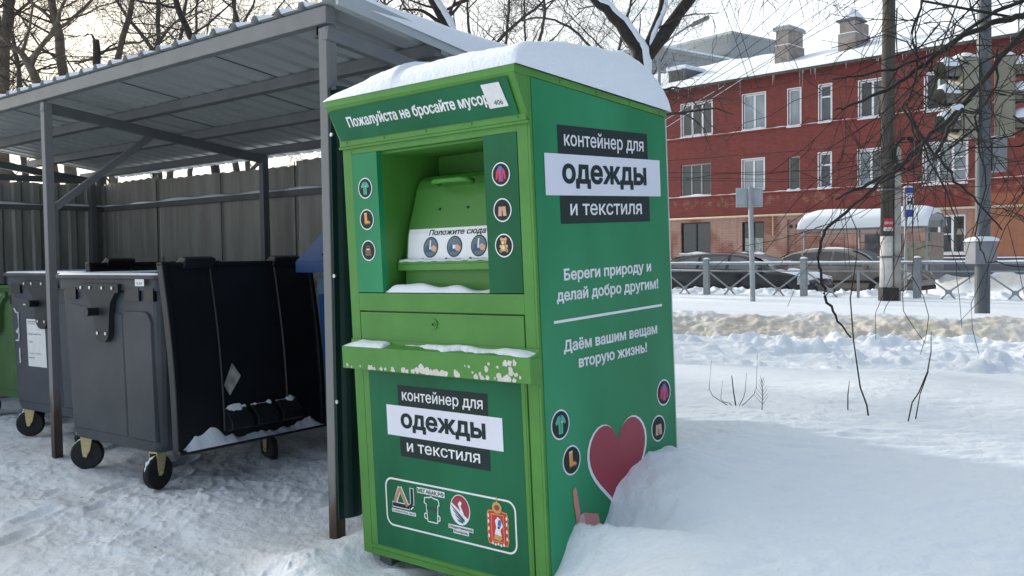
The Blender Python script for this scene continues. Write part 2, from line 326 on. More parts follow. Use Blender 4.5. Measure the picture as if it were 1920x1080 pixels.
# ------------------------------------------------------------------ lettering
_tc = {}
from mathutils.geometry import delaunay_2d_cdt
def text2d(s, bold):
    """glyph outlines -> triangles; each outline (with the holes inside it) is filled on its own and thickened by 'bold'"""
    if (s, bold) in _tc: return _tc[(s, bold)]
    cu = bpy.data.curves.new('t', 'FONT'); cu.body = s; cu.resolution_u = 3; cu.fill_mode = 'NONE'
    o = bpy.data.objects.new('t', cu); col.objects.link(o)
    dg = bpy.context.evaluated_depsgraph_get(); me = bpy.data.meshes.new_from_object(o.evaluated_get(dg))
    nb = {}
    for e_ in me.edges:
        p, q = e_.vertices; nb.setdefault(p, []).append(q); nb.setdefault(q, []).append(p)
    XY = [(v.co.x, v.co.y) for v in me.vertices]; seen = set(); loops = []
    for st in range(len(XY)):
        if st in seen or st not in nb: continue
        ids = [st]; seen.add(st)
        nxt = st+1 if st+1 in nb[st] else nb[st][0]
        while nxt is not None and nxt not in seen:
            ids.append(nxt); seen.add(nxt); c = [k for k in nb[nxt] if k not in seen]; nxt = c[0] if c else None
        pts = [XY[k] for k in ids]; cl = []
        for p in pts:
            if not cl or math.hypot(p[0]-cl[-1][0], p[1]-cl[-1][1]) > 1e-4: cl.append(p)
        if len(cl) > 2 and math.hypot(cl[0][0]-cl[-1][0], cl[0][1]-cl[-1][1]) < 1e-4: cl.pop()
        if len(cl) > 2: loops.append(cl)
    bpy.data.objects.remove(o); bpy.data.curves.remove(cu); bpy.data.meshes.remove(me)
    area = lambda L: sum(L[i-1][0]*L[i][1]-L[i][0]*L[i-1][1] for i in range(len(L)))/2
    big = max(loops, key=lambda L: abs(area(L))); sg = 1 if area(big) > 0 else -1
    def inside(p, L):
        r = False
        for i in range(len(L)):
            (x1, y1), (x2, y2) = L[i-1], L[i]
            if (y1 > p[1]) != (y2 > p[1]) and p[0] < (x2-x1)*(p[1]-y1)/(y2-y1)+x1: r = not r
        return r
    loops = [L if area(L)*sg > 0 or any(inside(L[0], K) for K in loops if K is not L) else L[::-1] for L in loops]
    def grow(L, d):
        n = len(L); r = []
        for i in range(n):
            p0, p, p1 = L[i-1], L[i], L[(i+1) % n]
            a = Vector((p[0]-p0[0], p[1]-p0[1])).normalized(); b = Vector((p1[0]-p[0], p1[1]-p[1])).normalized()
            na = Vector((a.y, -a.x))*sg; nb_ = Vector((b.y, -b.x))*sg; m = na+nb_
            if m.length < .3: m = na*1.0
            else: m = m/max(.5, m.dot(na))
            r.append((p[0]+m.x*d, p[1]+m.y*d))
        return r
    gl = [grow(L, bold) for L in loops]
    pts = []; eds = []
    for L in gl:
        o_ = len(pts); pts += [Vector(p) for p in L]; eds += [(o_+k, o_+(k+1) % len(L)) for k in range(len(L))]
    rv, _e, rf, _1, _2, _3 = delaunay_2d_cdt(pts, eds, [], 0, 1e-6)
    V = [(p.x, p.y) for p in rv]
    A = np.array([p for L in gl for p in L]); B = np.array([L[(k+1) % len(L)] for L in gl for k in range(len(L))])
    F = []
    for f in rf:
        cx_ = sum(V[k][0] for k in f)/3; cy_ = sum(V[k][1] for k in f)/3      # winding number of the triangle's centre
        up = (A[:,1] <= cy_) & (B[:,1] > cy_); dn = (A[:,1] > cy_) & (B[:,1] <= cy_)
        cr_ = (B[:,0]-A[:,0])*(cy_-A[:,1])-(cx_-A[:,0])*(B[:,1]-A[:,1])
        if np.sum(up & (cr_ > 0))-np.sum(dn & (cr_ < 0)) != 0: F.append(tuple(f))
    _tc[(s, bold)] = (V, F); return V, F
def text(mb, s, x0, x1, base, xh, fr, mi, bold=.02, slant=0, h=0, ref='н'):
    """lettering between x0..x1, baseline 'base', height of ref letter = xh; fr(u,v,h) -> 3-D"""
    V, F = text2d(s, bold); HV, _ = text2d(ref, bold)
    hx = max(v[1] for v in HV)-min(v[1] for v in HV); b0 = min(v[1] for v in HV)
    mn = min(v[0] for v in V); mxx = max(v[0] for v in V); sx_ = (x1-x0)/(mxx-mn); sy_ = xh/hx
    vs = []; fs = []
    for i, f in enumerate(F):
        dh = h+(i*.618 % 1)*.0005; o = len(vs)
        for k in f:
            u = x0+(V[k][0]-mn)*sx_; v = base+(V[k][1]-b0)*sy_
            vs.append(tuple(fr(u+slant*(v-base), v, dh)))
        fs.append((o, o+1, o+2))
    mb.add(vs, fs, mi)

# ------------------------------------------------------------------ clothing container
def clothing_container():
    root = thing('clothing_container', 'bright green clothing collection container with snow on its roof, beside the shed', 'container', M_C)
    fF = lambda u, v, h=0: (u, -.0035-h, v)                 # front face
    fS = lambda u, v, h=0: (W+.0035+h, u, v)                # right side face
    zr = lambda y: 2.092-.095*(y+.085)/1.085
    b = MB()
    b.box((0,.03,0), (.01,D,1.97)); b.box((.012,D-.012,0), (W-.012,D,1.96)); b.box((.012,.04,.02), (W-.012,D-.014,.03))
    # right wall follows the sloping roof
    b.prism([(.0,0),(D,0),(D,zr(D)-.03),(0,zr(0)-.03)], lambda u, v, h: (W-.012+h, u, v), .012)
    b.prism([(.031,1.97),(D,1.97),(D,zr(D)-.03),(0.031,zr(0)-.03)], lambda u, v, h: (h, u, v), .01)
    b.box((0,0,0), (.06,.03,1.885)); b.box((1.042,0,0), (W-.0125,.03,1.885)); b.box((.06,.001,1.85), (1.042,.03,1.884))
    b.box((.06,.0,1.138), (1.042,.03,1.218)); b.box((.06,.002,.87), (1.042,.03,.90)); b.box((.06,.001,0), (1.042,.03,.028)); b.box((.062,.02,1.128),(1.04,.03,1.14))
    # recess box
    b.box((.215,.03,1.205), (.229,.40,1.85), 1); b.box((.864,.03,1.205), (.878,.40,1.85), 1); b.box((.229,.39,1.22), (.864,.402,1.84), 1)
    b.box((.229,.03,1.838), (.864,.39,1.85), 1); b.box((.229,.031,1.205), (.864,.39,1.22), 1)
    b.prism([(-.085,2.062),(D+.012,zr(D)-.03),(D+.012,zr(D)-.005),(-.085,2.092)], lambda u, v, h: (-.006+h, u, v), W+.012)   # roof plate with its folded edge
    for y in (.2,.45,.7,.95): b.prism([(y+.008*c, zr(y)-.018+.008*s) for c, s in ico(8)], lambda u, v, h: (W+.006+h, u, v), .004)
    body = b.build('body', [GREEN, GREEN_IN], root, bevel=.003)
    # slanted header with lettering and number sticker
    hy, hz0, hz1 = -.083, 1.888, 2.064
    Lh = math.hypot(hy, hz1-hz0)
    fH = lambda u, v, h=0: (u, hy*v/Lh-.002-h*.9, hz0+(hz1-hz0)*v/Lh-h*.4)
    b = MB(); b.prism([(0,hz0-.004),(hy,hz1),(0,hz1)], lambda u, v, h: (.0+h, u, v), W)
    b.box((-.012,-.012,1.876), (W+.002,.0,1.888)); b.box((.0,-.016,1.888),(W-.004,-.0045,1.916))
    for x in (.05,.3,.56,.82,1.06): b.prism([(x+.006*c, 1.902+.006*s) for c, s in ico(8)], lambda u, v, h: (u, -.0165-h, v), .003)
    hd = b.build('header', GREEN, root, bevel=.002)
    b = MB(); b.prism([(.02,.030),(W-.035,.030),(W-.035,Lh-.014),(.012,Lh-.022)], lambda u, v, h: fH(u, v, .006+h), .001)
    ha = b.build('header_panel', ARTD, hd)
    b = MB(); text(b, 'Пожалуйста не бросайте мусор', .112, .955, .088, .037, lambda u, v, h: fH(u, v, .008+h), 0, .03); b.build('lettering', WHITE, hd)
    b = MB(); b.prism([(.945,.068),(1.04,.068),(1.03,.166),(.937,.166)], lambda u, v, h: fH(u, v, .0095+h), .001, 0); text(b, '406', .975, 1.02, .078, .020, lambda u, v, h: fH(u, v, .0112+h), 1, .01, ref='0'); st = b.build('number_sticker', [PAPER, TXT], hd)
    # pictogram helpers -------------------------------------------------
    def disc(mb, fr, u, v, r, h, mi, n=28, ex=1): mb.poly([(u+r*c*ex, v+r*s) for c, s in ico(n)], lambda a, b_: fr(a, b_, h), mi)
    PM = [WHITE, INK, GRNP, ORANGE, BROWN, REDP, SKINP, TAN, BLUEP, TANL]
    def picto(fr, u, v, r, kind, parent):
        mb = MB(); P = lambda pts, mi, h=.0032: mb.poly([(u+x*r, v+y*r) for x, y in pts], lambda a, b_: fr(a, b_, h), mi)
        disc(mb, fr, u, v, r, .0016, 0); disc(mb, fr, u, v, r*.89, .0024, 1)
        if kind == 'shirt':
            P([(-.22,-.62),(.24,-.62),(.24,.1),(.5,0),(.55,.2),(.3,.55),(.12,.62),(-.12,.62),(-.3,.55),(-.55,.2),(-.5,0),(-.24,.1)], 2); P([(-.14,.45),(.14,.45),(.1,.62),(-.1,.62)], 8, .004); P([(-.02,-.6),(.02,-.6),(.02,.4),(-.02,.4)], 1, .004); P([(.06,.12),(.18,.12),(.18,.22),(.06,.22)], 0, .004)
        if kind == 'boot':
            P([(-.3,.6),(.08,.66),(.1,-.02),(.42,-.14),(.52,-.34),(-.28,-.4)], 3); P([(-.3,-.38),(.54,-.34),(.54,-.44),(-.3,-.5)], 4, .004); P([(-.3,.6),(.08,.66),(.08,.52),(-.3,.46)], 9, .004); P([(.1,-.02),(.42,-.14),(.36,-.2),(.06,-.1)], 4, .0045)
        if kind == 'bag':
            P([(-.42,-.5),(.42,-.5),(.42,.12),(-.42,.12)], 4); P([(-.34,.12),(-.2,.12),(-.12,.4),(.12,.4),(.2,.12),(.34,.12),(.2,.5),(-.2,.5)], 4); P([(-.2,.02),(.2,.02),(.2,.2),(-.2,.2)], 9, .004); P([(-.05,-.05),(.05,-.05),(.05,.06),(-.05,.06)], 1, .0046)
        if kind == 'jacket':
            P([(-.24,-.6),(.26,-.6),(.27,.1),(.38,-.45),(.56,-.42),(.5,.2),(.3,.5),(-.3,.5),(-.5,.2),(-.56,-.42),(-.38,-.45),(-.25,.1)], 5); P([(-.07,-.58),(.09,-.58),(.1,.45),(-.1,.45)], 8, .004); P([(-.24,.36),(.24,.36),(.2,.68),(-.2,.68)], 8, .0046); P([(-.1,.4),(.1,.4),(.0,.56)], 5, .005)
        if kind == 'shorts':
            P([(-.46,-.5),(-.07,-.5),(-.02,.3),(-.38,.3)], 6); P([(.07,-.5),(.46,-.5),(.38,.3),(.02,.3)], 6); P([(-.1,-.05),(.1,-.05),(.1,.3),(-.1,.3)], 6, .0034); P([(-.4,.3),(.4,.3),(.36,.46),(-.36,.46)], 1, .004); P([(-.012,-.05),(.012,-.05),(.012,.3),(-.012,.3)], 4, .0045)
        if kind == 'bear':
            for x, y, rr_, m in ((-.24,.55,.13,7),(.24,.55,.13,7),(0,.33,.31,7),(0,-.15,.34,7),(-.32,-.42,.16,7),(.32,-.42,.16,7),(-.34,-.06,.13,7),(.34,-.06,.13,7)): mb.poly([(u+(x+rr_*c)*r, v+(y+rr_*s)*r) for c, s in ico(14)], lambda a, b_: fr(a, b_, .0032+.0004*abs(x)), m)
            for x, y, rr_, m in ((0,.24,.14,9),(0,-.16,.2,9),(-.32,-.44,.08,4),(.32,-.44,.08,4),(-.1,.4,.035,1),(.1,.4,.035,1),(0,.29,.05,1)): mb.poly([(u+(x+rr_*c)*r, v+(y+rr_*s)*r) for c, s in ico(10)], lambda a, b_: fr(a, b_, .0046+.0003*m), m)
        return mb.build('pictogram', PM, parent)
    # art panels beside the recess
    for x0, x1, ks, lab in ((.062,.229,('shirt','boot','bag'),.146), (.866,1.04,('jacket','shorts','bear'),.954)):
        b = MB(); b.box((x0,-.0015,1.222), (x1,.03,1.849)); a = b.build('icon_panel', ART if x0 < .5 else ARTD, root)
        for k, z in zip(ks, (1.692,1.551,1.411)): picto(lambda u, v, h: (u, -.0018-h, v), lab, z, .047, k, a)
    # chute flap: curved steel drum with handle, instruction sticker
    prof = [(.106,1.222),(.106,1.258),(.117,1.372),(.131,1.475),(.15,1.525),(.178,1.60),(.204,1.68),(.225,1.715),(.252,1.735),(.33,1.745),(.385,1.745)]
    b = MB(); b.prism(prof+[(.385,1.222)], lambda u, v, h: (.262+h, u, v), .58)
    fl = b.build('chute_flap', GREEN_IN, root, bevel=.004)
    b = MB(); b.tube([(.44,.178,1.692),(.44,.135,1.70),(.46,.125,1.702),(.62,.125,1.702),(.64,.135,1.70),(.64,.178,1.692)], [.012]*6, 8)
    b.build('handle', GREEN, fl, smooth=True)
    def drum(z):
        for (y0, z0), (y1, z1) in zip(prof, prof[1:]):
            if z0 <= z <= z1: return y0+(y1-y0)*(z-z0)/(z1-z0+1e-9)
        return .1
    fD = lambda u, v, h=0: (u, drum(v)-.0015-h, v)
    b = MB()
    for z0, z1, m in ((1.352,1.372,0),(1.372,1.475,0),(1.475,1.497,0)):
        b.poly([(.275 if z0 < 1.49 else .28, z0),(.832,z0),(.832,z1),(.275,z1)], lambda a, c: fD(a, c, .0), m)
    text(b, 'Положите сюда', .405, .742, 1.466, .019, lambda u, v, h: fD(u, v, .0015+h), 1, .022, slant=.2)
    for i, (u, t_) in enumerate(((.42,'Откройте'),(.565,'Положите'),(.708,'Закройте'))):
        b.poly([(u+.046*c, 1.414+.046*s) for c, s in ico(24)], lambda a, c: fD(a, c, .0012), 1)
        b.poly([(u+.041*c, 1.414+.041*s) for c, s in ico(24)], lambda a, c: fD(a, c, .002), 2)
        b.poly([(u-.034,1.392),(u+.03,1.392),(u+.022,1.42),(u-.026,1.42)], lambda a, c: fD(a, c, .0026), 3)
        b.poly([(u+.036,1.392),(u+.04,1.412),(u+.018,1.424),(u-.004,1.412),(u+.014,1.396)], lambda a, c: fD(a, c, .0032), 4)
        b.poly([(u-.006,1.405),(u+.002,1.405),(u+.004,1.445),(u-.004,1.445)] if i != 1 else [(u-.008,1.405),(u+.008,1.405),(u+.008,1.421),(u-.008,1.421)], lambda a, c: fD(a, c, .0037), 0)
        b.poly([(u-.046+.009*c, 1.358+.009*s) for c, s in ico(10)], lambda a, c: fD(a, c, .0022), 1); text(b, str(i+1), u-.049, u-.044, 1.354, .009, lambda a, c, h: fD(a, c, .003+h), 0, .01, ref='1')
        text(b, t_, u-.032, u+.045, 1.355, .0065, lambda a, c, h: fD(a, c, .0022+h), 1, .01)
    b.build('instruction_sticker', [WHITE, INK, pm('print_steel', (.11,.16,.2), .5), pm('print_navy', (.03,.09,.17), .5), SKINP], fl)
    for x in (.44,.61):
        b = MB(); b.tube([(x,drum(1.58)-.004,1.581),(x,drum(1.58)+.004,1.581)], .006, 8); b.build('rivet', INK, fl)
    b = MB(); b.box((.240,.085,1.314), (.862,.112,1.342)); b.box((.240,.085,1.3425), (.862,.0895,1.352)); sh = b.build('shelf', GREEN, root, bevel=.002)
    sn = MB()
    def shs(u, v):
        x = .242+.618*u; return (x, .088+.03*v, 1.3525+.013*math.sin(math.pi*min(1, v*1.05))**.5*(1-.7*u)+.002*math.sin(x*70))
    sn.grid(shs, 40, 5); sn.build('snow_strip', SNOW, sh, smooth=True)
    sn = MB()
    def sill(u, v):
        x = .236+.624*u; y = .002+.1*v
        t_ = .012+.034*math.exp(-((u-.2)/.16)**2)+.02*math.exp(-((u-.55)/.2)**2)+.008*math.sin(u*19+v*3)
        return (x, y, 1.2205+max(.001, t_*(1-(1-min(1, v*2.4))**2)**.5*(1-.6*v**2)*min(1, (1-abs(2*u-1))*9)**.5))
    sn.grid(sill, 60, 14); sn.build('snow_heap', SNOW, body, smooth=True)
    # drawer cover with lock
    b = MB(); b.box((.064,-.001,.905), (1.036,.02,1.132)); dr = b.build('drawer_cover', GREEN, root, bevel=.003)
    b = MB(); b.prism([(.541+.02*c, 1.088+.022*s) for c, s in ico(20)], lambda u, v, h: (u, -.001-h, v), .006); b.prism([(.541+.011*c, 1.088+.011*s) for c, s in ico(16)], lambda u, v, h: (u, -.007-h, v), .003, 0); b.prism([(.541+.006*c, 1.087+.006*s) for c, s in ico(10)], lambda u, v, h: (u, -.0102-h, v), .001, 1)
    b.build('lock', [GREEN, INK], dr)
    # rain hood over the door with chipped lip
    b = MB(); b.prism([(-.001,.985),(-.001,1.006),(-.006,1.006),(-.008,.99),(-.065,.979),(-.065,.878),(-.06,.878),(-.059,.972),(-.001,.972)], lambda u, v, h: (-.002+h, u, v), W+.006)
    b.prism([(-.001,.975),(-.064,.975),(-.064,.878),(-.001,.855)], lambda u, v, h: (W+.0045+h, u, v), .003)
    for x in (.05,.27,.5,.73,.98): b.prism([(x+.005*c, .998+.005*s) for c, s in ico(8)], lambda u, v, h: (u, -.0065-h, v), .002)
    hood = b.build('rain_hood', GREEN, root, bevel=.002)
    b = MB(); rg = random.Random(5)
    spots = [(.03,.893,.008),(.06,.886,.006),(.12,.893,.006),(.19,.887,.018),(.215,.885,.012),(.26,.888,.012),(.29,.889,.009),(.335,.887,.015),(.40,.89,.018),(.425,.886,.013),(.465,.889,.014),(.49,.893,.016),(.52,.898,.026),(.55,.892,.022),(.575,.89,.016),(.60,.889,.022),(.635,.89,.02),(.66,.888,.016),(.715,.90,.014),(.725,.891,.022),(.77,.93,.006),(.79,.928,.007),(.81,.906,.007),(.83,.889,.014),(.85,.902,.01),(.862,.885,.015),(.89,.888,.013),(.885,.925,.014),(.90,.945,.008),(.93,.89,.006),(.945,.935,.008),(.955,.892,.02),(.98,.885,.018),(1.0,.893,.02),(1.03,.888,.012),(.985,.952,.016),(1.01,.955,.016),(1.035,.957,.014),(1.012,.93,.014),(1.015,.912,.016),(1.04,.91,.012),(1.06,.9,.009)]
    for i, (x, z, r) in enumerate(spots):
        pts = []
        for k in range(11):
            a = 2*math.pi*k/11; q = r*rg.uniform(.55, 1.15); pts.append((min(1.085, x+q*math.cos(a)), min(.973, max(.8795, z+q*.95*math.sin(a)))))
        b.poly(pts, lambda u, v: (u, -.0657-.00002*i, v), 0)
    b.build('chipped_paint', BARE, hood)
    sn = MB()
    hv = lambda a, c, q: float(fbm(np.array([a]), np.array([c]), q, 3, 29)[0])
    def hs(u, v):
        x = .004+1.098*u
        reach = 1.0 if u < .24 else (.05+.25*max(0, hv(x, 2.0, .08)) if u < .42 else .45+.45*sst(.42, 1.0, np.float64(u))+.5*hv(x, .3, .09))
        f = float(np.clip((reach-v)/.3, 0, 1))**.5; t_ = (.013+.010*hv(x, v*.06, .12))*f*min(1, v*8+.3)*min(1, 14*min(u, 1-u)+.05)
        return (x, -.0045-.0605*v, .9895-.0105*v-.003+max(.0, t_+(.003 if f > .05 else 0)))
    sn.grid(hs, 200, 14); sn.build('snow_strip', SNOW, hood, smooth=True)
    # lower door
    b = MB(); b.box((.064,-.003,.03), (1.036,.02,.866)); dr = b.build('door', GREEN, root, bevel=.003)
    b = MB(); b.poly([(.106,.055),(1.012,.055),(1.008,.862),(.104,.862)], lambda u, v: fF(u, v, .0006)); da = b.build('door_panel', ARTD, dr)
    b = MB(); b.box((1.018,-.0045,.03),(1.028,-.0032,.866)); b.box((.064,-.0055,.036),(1.02,-.0032,.05)); b.build('door_edge', GREEN, dr)
    def title(fr, par, x0, dx, zs, wx, ts, h):
        b = MB()
        R_ = lambda a, c, e_, f_, mi, hh: b.poly([(a,c),(e_,c),(e_,f_),(a,f_)], lambda u, v: fr(u, v, hh), mi)
        R_(x0[0], zs[3], x0[1], zs[0], 0, h); R_(wx[0], zs[2], wx[1], zs[1], 1, h+.0008)
        for s, a, c, bz, xh, bo, mi in ts: text(b, s, a, c, bz, xh, lambda u, v, hh: fr(u, v, h+.0016+hh), mi, bo)
        b.build('title_plate', [INK, LAV, WHITE, INK], par)
    title(fF, dr, (.293,.829), 0, (.81,.717,.580,.490), (.215,.905), (('контейнер для',.322,.803,.744,.0372,.012,2),('одежды',.305,.812,.6195,.066,.035,3),('и текстиля',.337,.775,.516,.039,.012,2)), .0014)
    # logo strip: rounded white outline, four emblems
    b = MB()
    def rrect(x0, x1, z0, z1, r, n=6):
        o = []
        for cx_, cz_, a0 in ((x1-r,z1-r,0),(x0+r,z1-r,90),(x0+r,z0+r,180),(x1-r,z0+r,270)):
            for k in range(n+1): a = R(a0+90*k/n); o.append((cx_+r*math.cos(a), cz_+r*math.sin(a)))
        return o
    def ring(outer, inner, h, mi):
        n = len(outer); vs = [fF(u, v, h) for u, v in outer]+[fF(u, v, h) for u, v in inner]
        b.add(vs, [(i, (i+1) % n, (i+1) % n+n, i+n) for i in range(n)], mi)
    ring(rrect(.178,.956,.160,.383,.045), rrect(.186,.948,.168,.375,.038), .0016, 0)
    P = lambda pts, mi, h: b.poly(pts, lambda u, v: fF(u, v, h), mi)
    # emblem 1: interlocking A and J
    def stroke(pts, wd, mi, h):
        for (xa, za), (xb, zb) in zip(pts, pts[1:]):
            d = math.hypot(xb-xa, zb-za); nx, nz = -(zb-za)/d*wd/2, (xb-xa)/d*wd/2
            P([(xa+nx,za+nz),(xa-nx,za-nz),(xb-nx,zb-nz),(xb+nx,zb+nz)], mi, h); h += .0001
    stroke([(.236,.262),(.275,.345),(.322,.262)], .024, 0, .0018); stroke([(.222,.262),(.335,.262),(.352,.275),(.352,.352)], .026, 0, .0019)
    stroke([(.224,.262),(.333,.262),(.352,.277),(.352,.349)], .018, 1, .0024); stroke([(.237,.272),(.275,.342),(.32,.264)], .016, 2, .003)
    P([(.216,.226),(.372,.226),(.372,.242),(.216,.242)], 0, .0018); text(b, 'AJ INTERNATIONAL GROUP', .219, .369, .2298, .0085, lambda u, v, h: fF(u, v, .0026+h), 1, .02, ref='N')
    # emblem 2: plain bin outline under the site address
    P([(.386,.337),(.556,.337),(.556,.363),(.386,.363)], 0, .0018); text(b, 'МЕГАБАК.РФ', .390, .552, .3405, .018, lambda u, v, h: fF(u, v, .0026+h), 3, .03, ref='Н')
    oo = [(.432,.322),(.465,.326),(.472,.332),(.482,.326),(.516,.322),(.520,.298),(.512,.296),(.506,.218),(.446,.218),(.440,.296),(.428,.298)]
    for p_, q_ in zip(oo, oo[1:]+oo[:1]): stroke([p_, q_], .005, 0, .0018)
    stroke([(.44,.254),(.428,.25),(.428,.232),(.444,.228)], .005, 0, .0022); stroke([(.51,.254),(.522,.25),(.522,.232),(.508,.228)], .005, 0, .0022); P([(.442,.284),(.51,.284),(.508,.27),(.444,.27)], 3, .0024)
    # emblem 3: round wing badge
    el_ = lambda cx_, cz_, rx, rz, a0=0, a1=360, n=26: [(cx_+rx*math.cos(R(a0+(a1-a0)*k/n)), cz_+rz*math.sin(R(a0+(a1-a0)*k/n))) for k in range(n+(0 if a1-a0 == 360 else 1))]
    P(el_(.645,.300,.058,.066), 0, .0018); P(el_(.645,.302,.053,.060,-35,160)+[(.600,.325),(.66,.285)], 4, .0024)
    for k in range(4): P([(.592+.010*k,.318-.019*k),(.600+.012*k,.306-.019*k),(.672-.004*k,.252-.003*k),(.668-.004*k,.262-.004*k)], 5, .003+.0001*k)
    P([(.634,.325),(.648,.34),(.658,.33),(.65,.318),(.668,.285),(.655,.28)], 0, .0036)
    P([(.572,.212),(.716,.212),(.716,.230),(.572,.230)], 0, .002); P([(.60,.194),(.69,.194),(.69,.211),(.60,.211)], 0, .0021)
    text(b, 'Общественный', .576, .712, .216, .0085, lambda u, v, h: fF(u, v, .0028+h), 1, .03); text(b, 'Контроль', .605, .686, .1985, .0085, lambda u, v, h: fF(u, v, .0028+h), 1, .03)
    # emblem 4: red shield in an ornate gold frame under a crown, rider in the middle
    fr_ = []
    for k in range(36):
        t_ = k/36*2*math.pi; sxx = max(-1, min(1, 1.35*math.cos(t_))); szz = max(-1, min(1, 1.25*math.sin(t_)))
        wob = 1+.07*math.sin(k*math.pi); fr_.append((.855+.056*sxx*(1+.05*(k % 2)), .258+.070*szz*(1+.05*(k % 2))))
    P(fr_, 6, .0018); P([(.855+(u-.855)*.93, .258+(v-.258)*.94) for u, v in fr_], 7, .0024)
    P([(.820,.200),(.890,.200),(.890,.316),(.820,.316)], 6, .003); P([(.824,.204),(.886,.204),(.886,.312),(.824,.312)], 7, .0036)
    P(el_(.855,.343,.026,.024), 6, .0032); P([(.852,.366),(.858,.366),(.857,.39),(.853,.39)], 6, .0034); P(el_(.855,.343,.014,.012), 4, .0038)
    P([(.838,.232),(.875,.226),(.87,.252),(.885,.27),(.872,.298),(.858,.306),(.842,.288),(.848,.262)], 0, .0042); P([(.856,.272),(.874,.266),(.876,.292),(.862,.296)], 8, .0048); P([(.832,.212),(.87,.207),(.88,.222),(.84,.232)], 6, .0048); P(el_(.862,.262,.006,.006), 1, .0054)
    for z in (.22,.25,.28,.305):
        P(el_(.806,z,.004,.009,n=8), 0, .003); P(el_(.904,z,.004,.009,n=8), 0, .003)
    for k in range(5): P(el_(.825+.015*k,.192-.004*(k % 2),.005,.006,n=8), 0, .003)
    b.build('logo_strip', [WHITE, INK, pm('print_bronze', (.42,.24,.12), .5), pm('print_deepgreen', (.01,.06,.045), .5), HEART, pm('print_navy', (.03,.09,.17), .5), GOLD, pm('print_crimson', (.6,.025,.03), .5), BLUEP], dr)
    # right side panel
    b = MB(); b.prism([(.016,.012),(D-.004,.012),(D-.004,zr(D)-.034),(.016,zr(.016)-.034)], lambda u, v, h: (W+.0012+h, u, v), .0018)
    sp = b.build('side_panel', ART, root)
    b = MB(); b.box((W+.001,D-.0035,.012),(W+.006,D+.002,1.955)); b.build('edge_strip', pm('edge_light', (.55,.6,.58), .5), sp)
    title(fS, sp, (.168,.836), 0, (1.880,1.765,1.600,1.4865), (.076,.935), (('контейнер для',.207,.800,1.799,.0445,.012,2),('одежды',.186,.816,1.648,.079,.035,3),('и текстиля',.231,.767,1.520,.0465,.012,2)), .001)
    b = MB()
    for s, a, c, bz, xh in (('Береги природу и',.172,.83,1.260,.0365),('делай добро другим!',.119,.887,1.179,.0365),('Даём вашим вещам',.151,.864,.974,.0365),('вторую жизнь!',.248,.771,.899,.0365)): text(b, s, a, c, bz, xh, lambda u, v, h: fS(u, v, .001+h), 0, .032)
    b.poly([(.094,1.094),(.914,1.094),(.914,1.105),(.094,1.105)], lambda u, v: fS(u, v, .001), 0)
    b.build('slogan', WHITE, sp)
    for k, u, v in (('shirt',.108,.690),('boot',.173,.533),('jacket',.902,.694),('shorts',.844,.537)): picto(lambda a, c, h: fS(a, c, h-.0006), u, v, .061, k, sp)
    b = MB()
    hp = lambda s_, dz: [(.511+s_*16*math.sin(t)**3/16*.218, .532+dz+(13*math.cos(t)-5*math.cos(2*t)-2*math.cos(3*t)-math.cos(4*t)-5)*.0143*s_) for t in [2*math.pi*k/48 for k in range(48)]]
    b.poly(hp(1.06, -.001), lambda u, v: fS(u, v, .001), 0); b.poly(hp(.99, 0), lambda u, v: fS(u, v, .0018), 1)
    b.build('heart', [WHITE, HEART], sp)
    b = MB(); F_ = lambda pts, mi, h: b.poly(pts, lambda u, v: fS(u, v, h), mi)
    F_([(.172,.405),(.180,.418),(.192,.418),(.199,.40),(.216,.31),(.225,.2),(.19,.2),(.186,.30),(.174,.36)], 0, .002); F_([(.20,.288),(.235,.302),(.275,.29),(.34,.27),(.36,.2),(.34,.12),(.22,.12),(.205,.22)], 0, .0026)
    F_([(.205,.275),(.216,.298),(.236,.296),(.246,.276),(.240,.252),(.226,.244)], 1, .0034); b.build('hand_print', [PINK, PINK2], sp)
    # skids under the body
    for x in (.05,.97):
        b = MB(); b.box((x,.05,-.09), (x+.08,.95,-.002)); b.build('skid', SHED_D, root)
    # snow cap
    sn = MB()
    def cap(u, v):
        x = -.015+1.14*u; y = -.088+1.125*v
        t_ = (.062+.092*sst(-.05, .5, np.float64(u))+.055*sst(.1, .75, np.float64(v)))*(.55+.45*sst(-.1,.2,np.float64(v)))*1.0
        t_ = t_*(.78+.22*sst(0, .5, np.float64(v))) if u > .4 else t_
        el = lambda q: math.sqrt(max(0, 1-(1-min(1, q))**2))
        e_ = el(v/.08)*el((1-u)/.05)*el((1-v)/.34)*el(u/.05)
        t_ = t_*e_*(1+.05*vn(x*4, y*4)+.03*vn(x*11, y*13)+.022*vn(x*40, y*34))
        bx = .02*math.sin(math.pi*min(1, max(0, (1-u)/.06))) if u > .94 else 0
        return (x+bx, y+.07*(1-el((1-v)/.2))*0, zr(y)-.002+t_)
    vn = lambda a, c: float(vnoise(np.array([a]), np.array([c]), 8)[0])
    sn.grid(cap, 120, 110)
    sn.build('snow_cap', SNOW, root, smooth=True)
    return root
clothing_container()

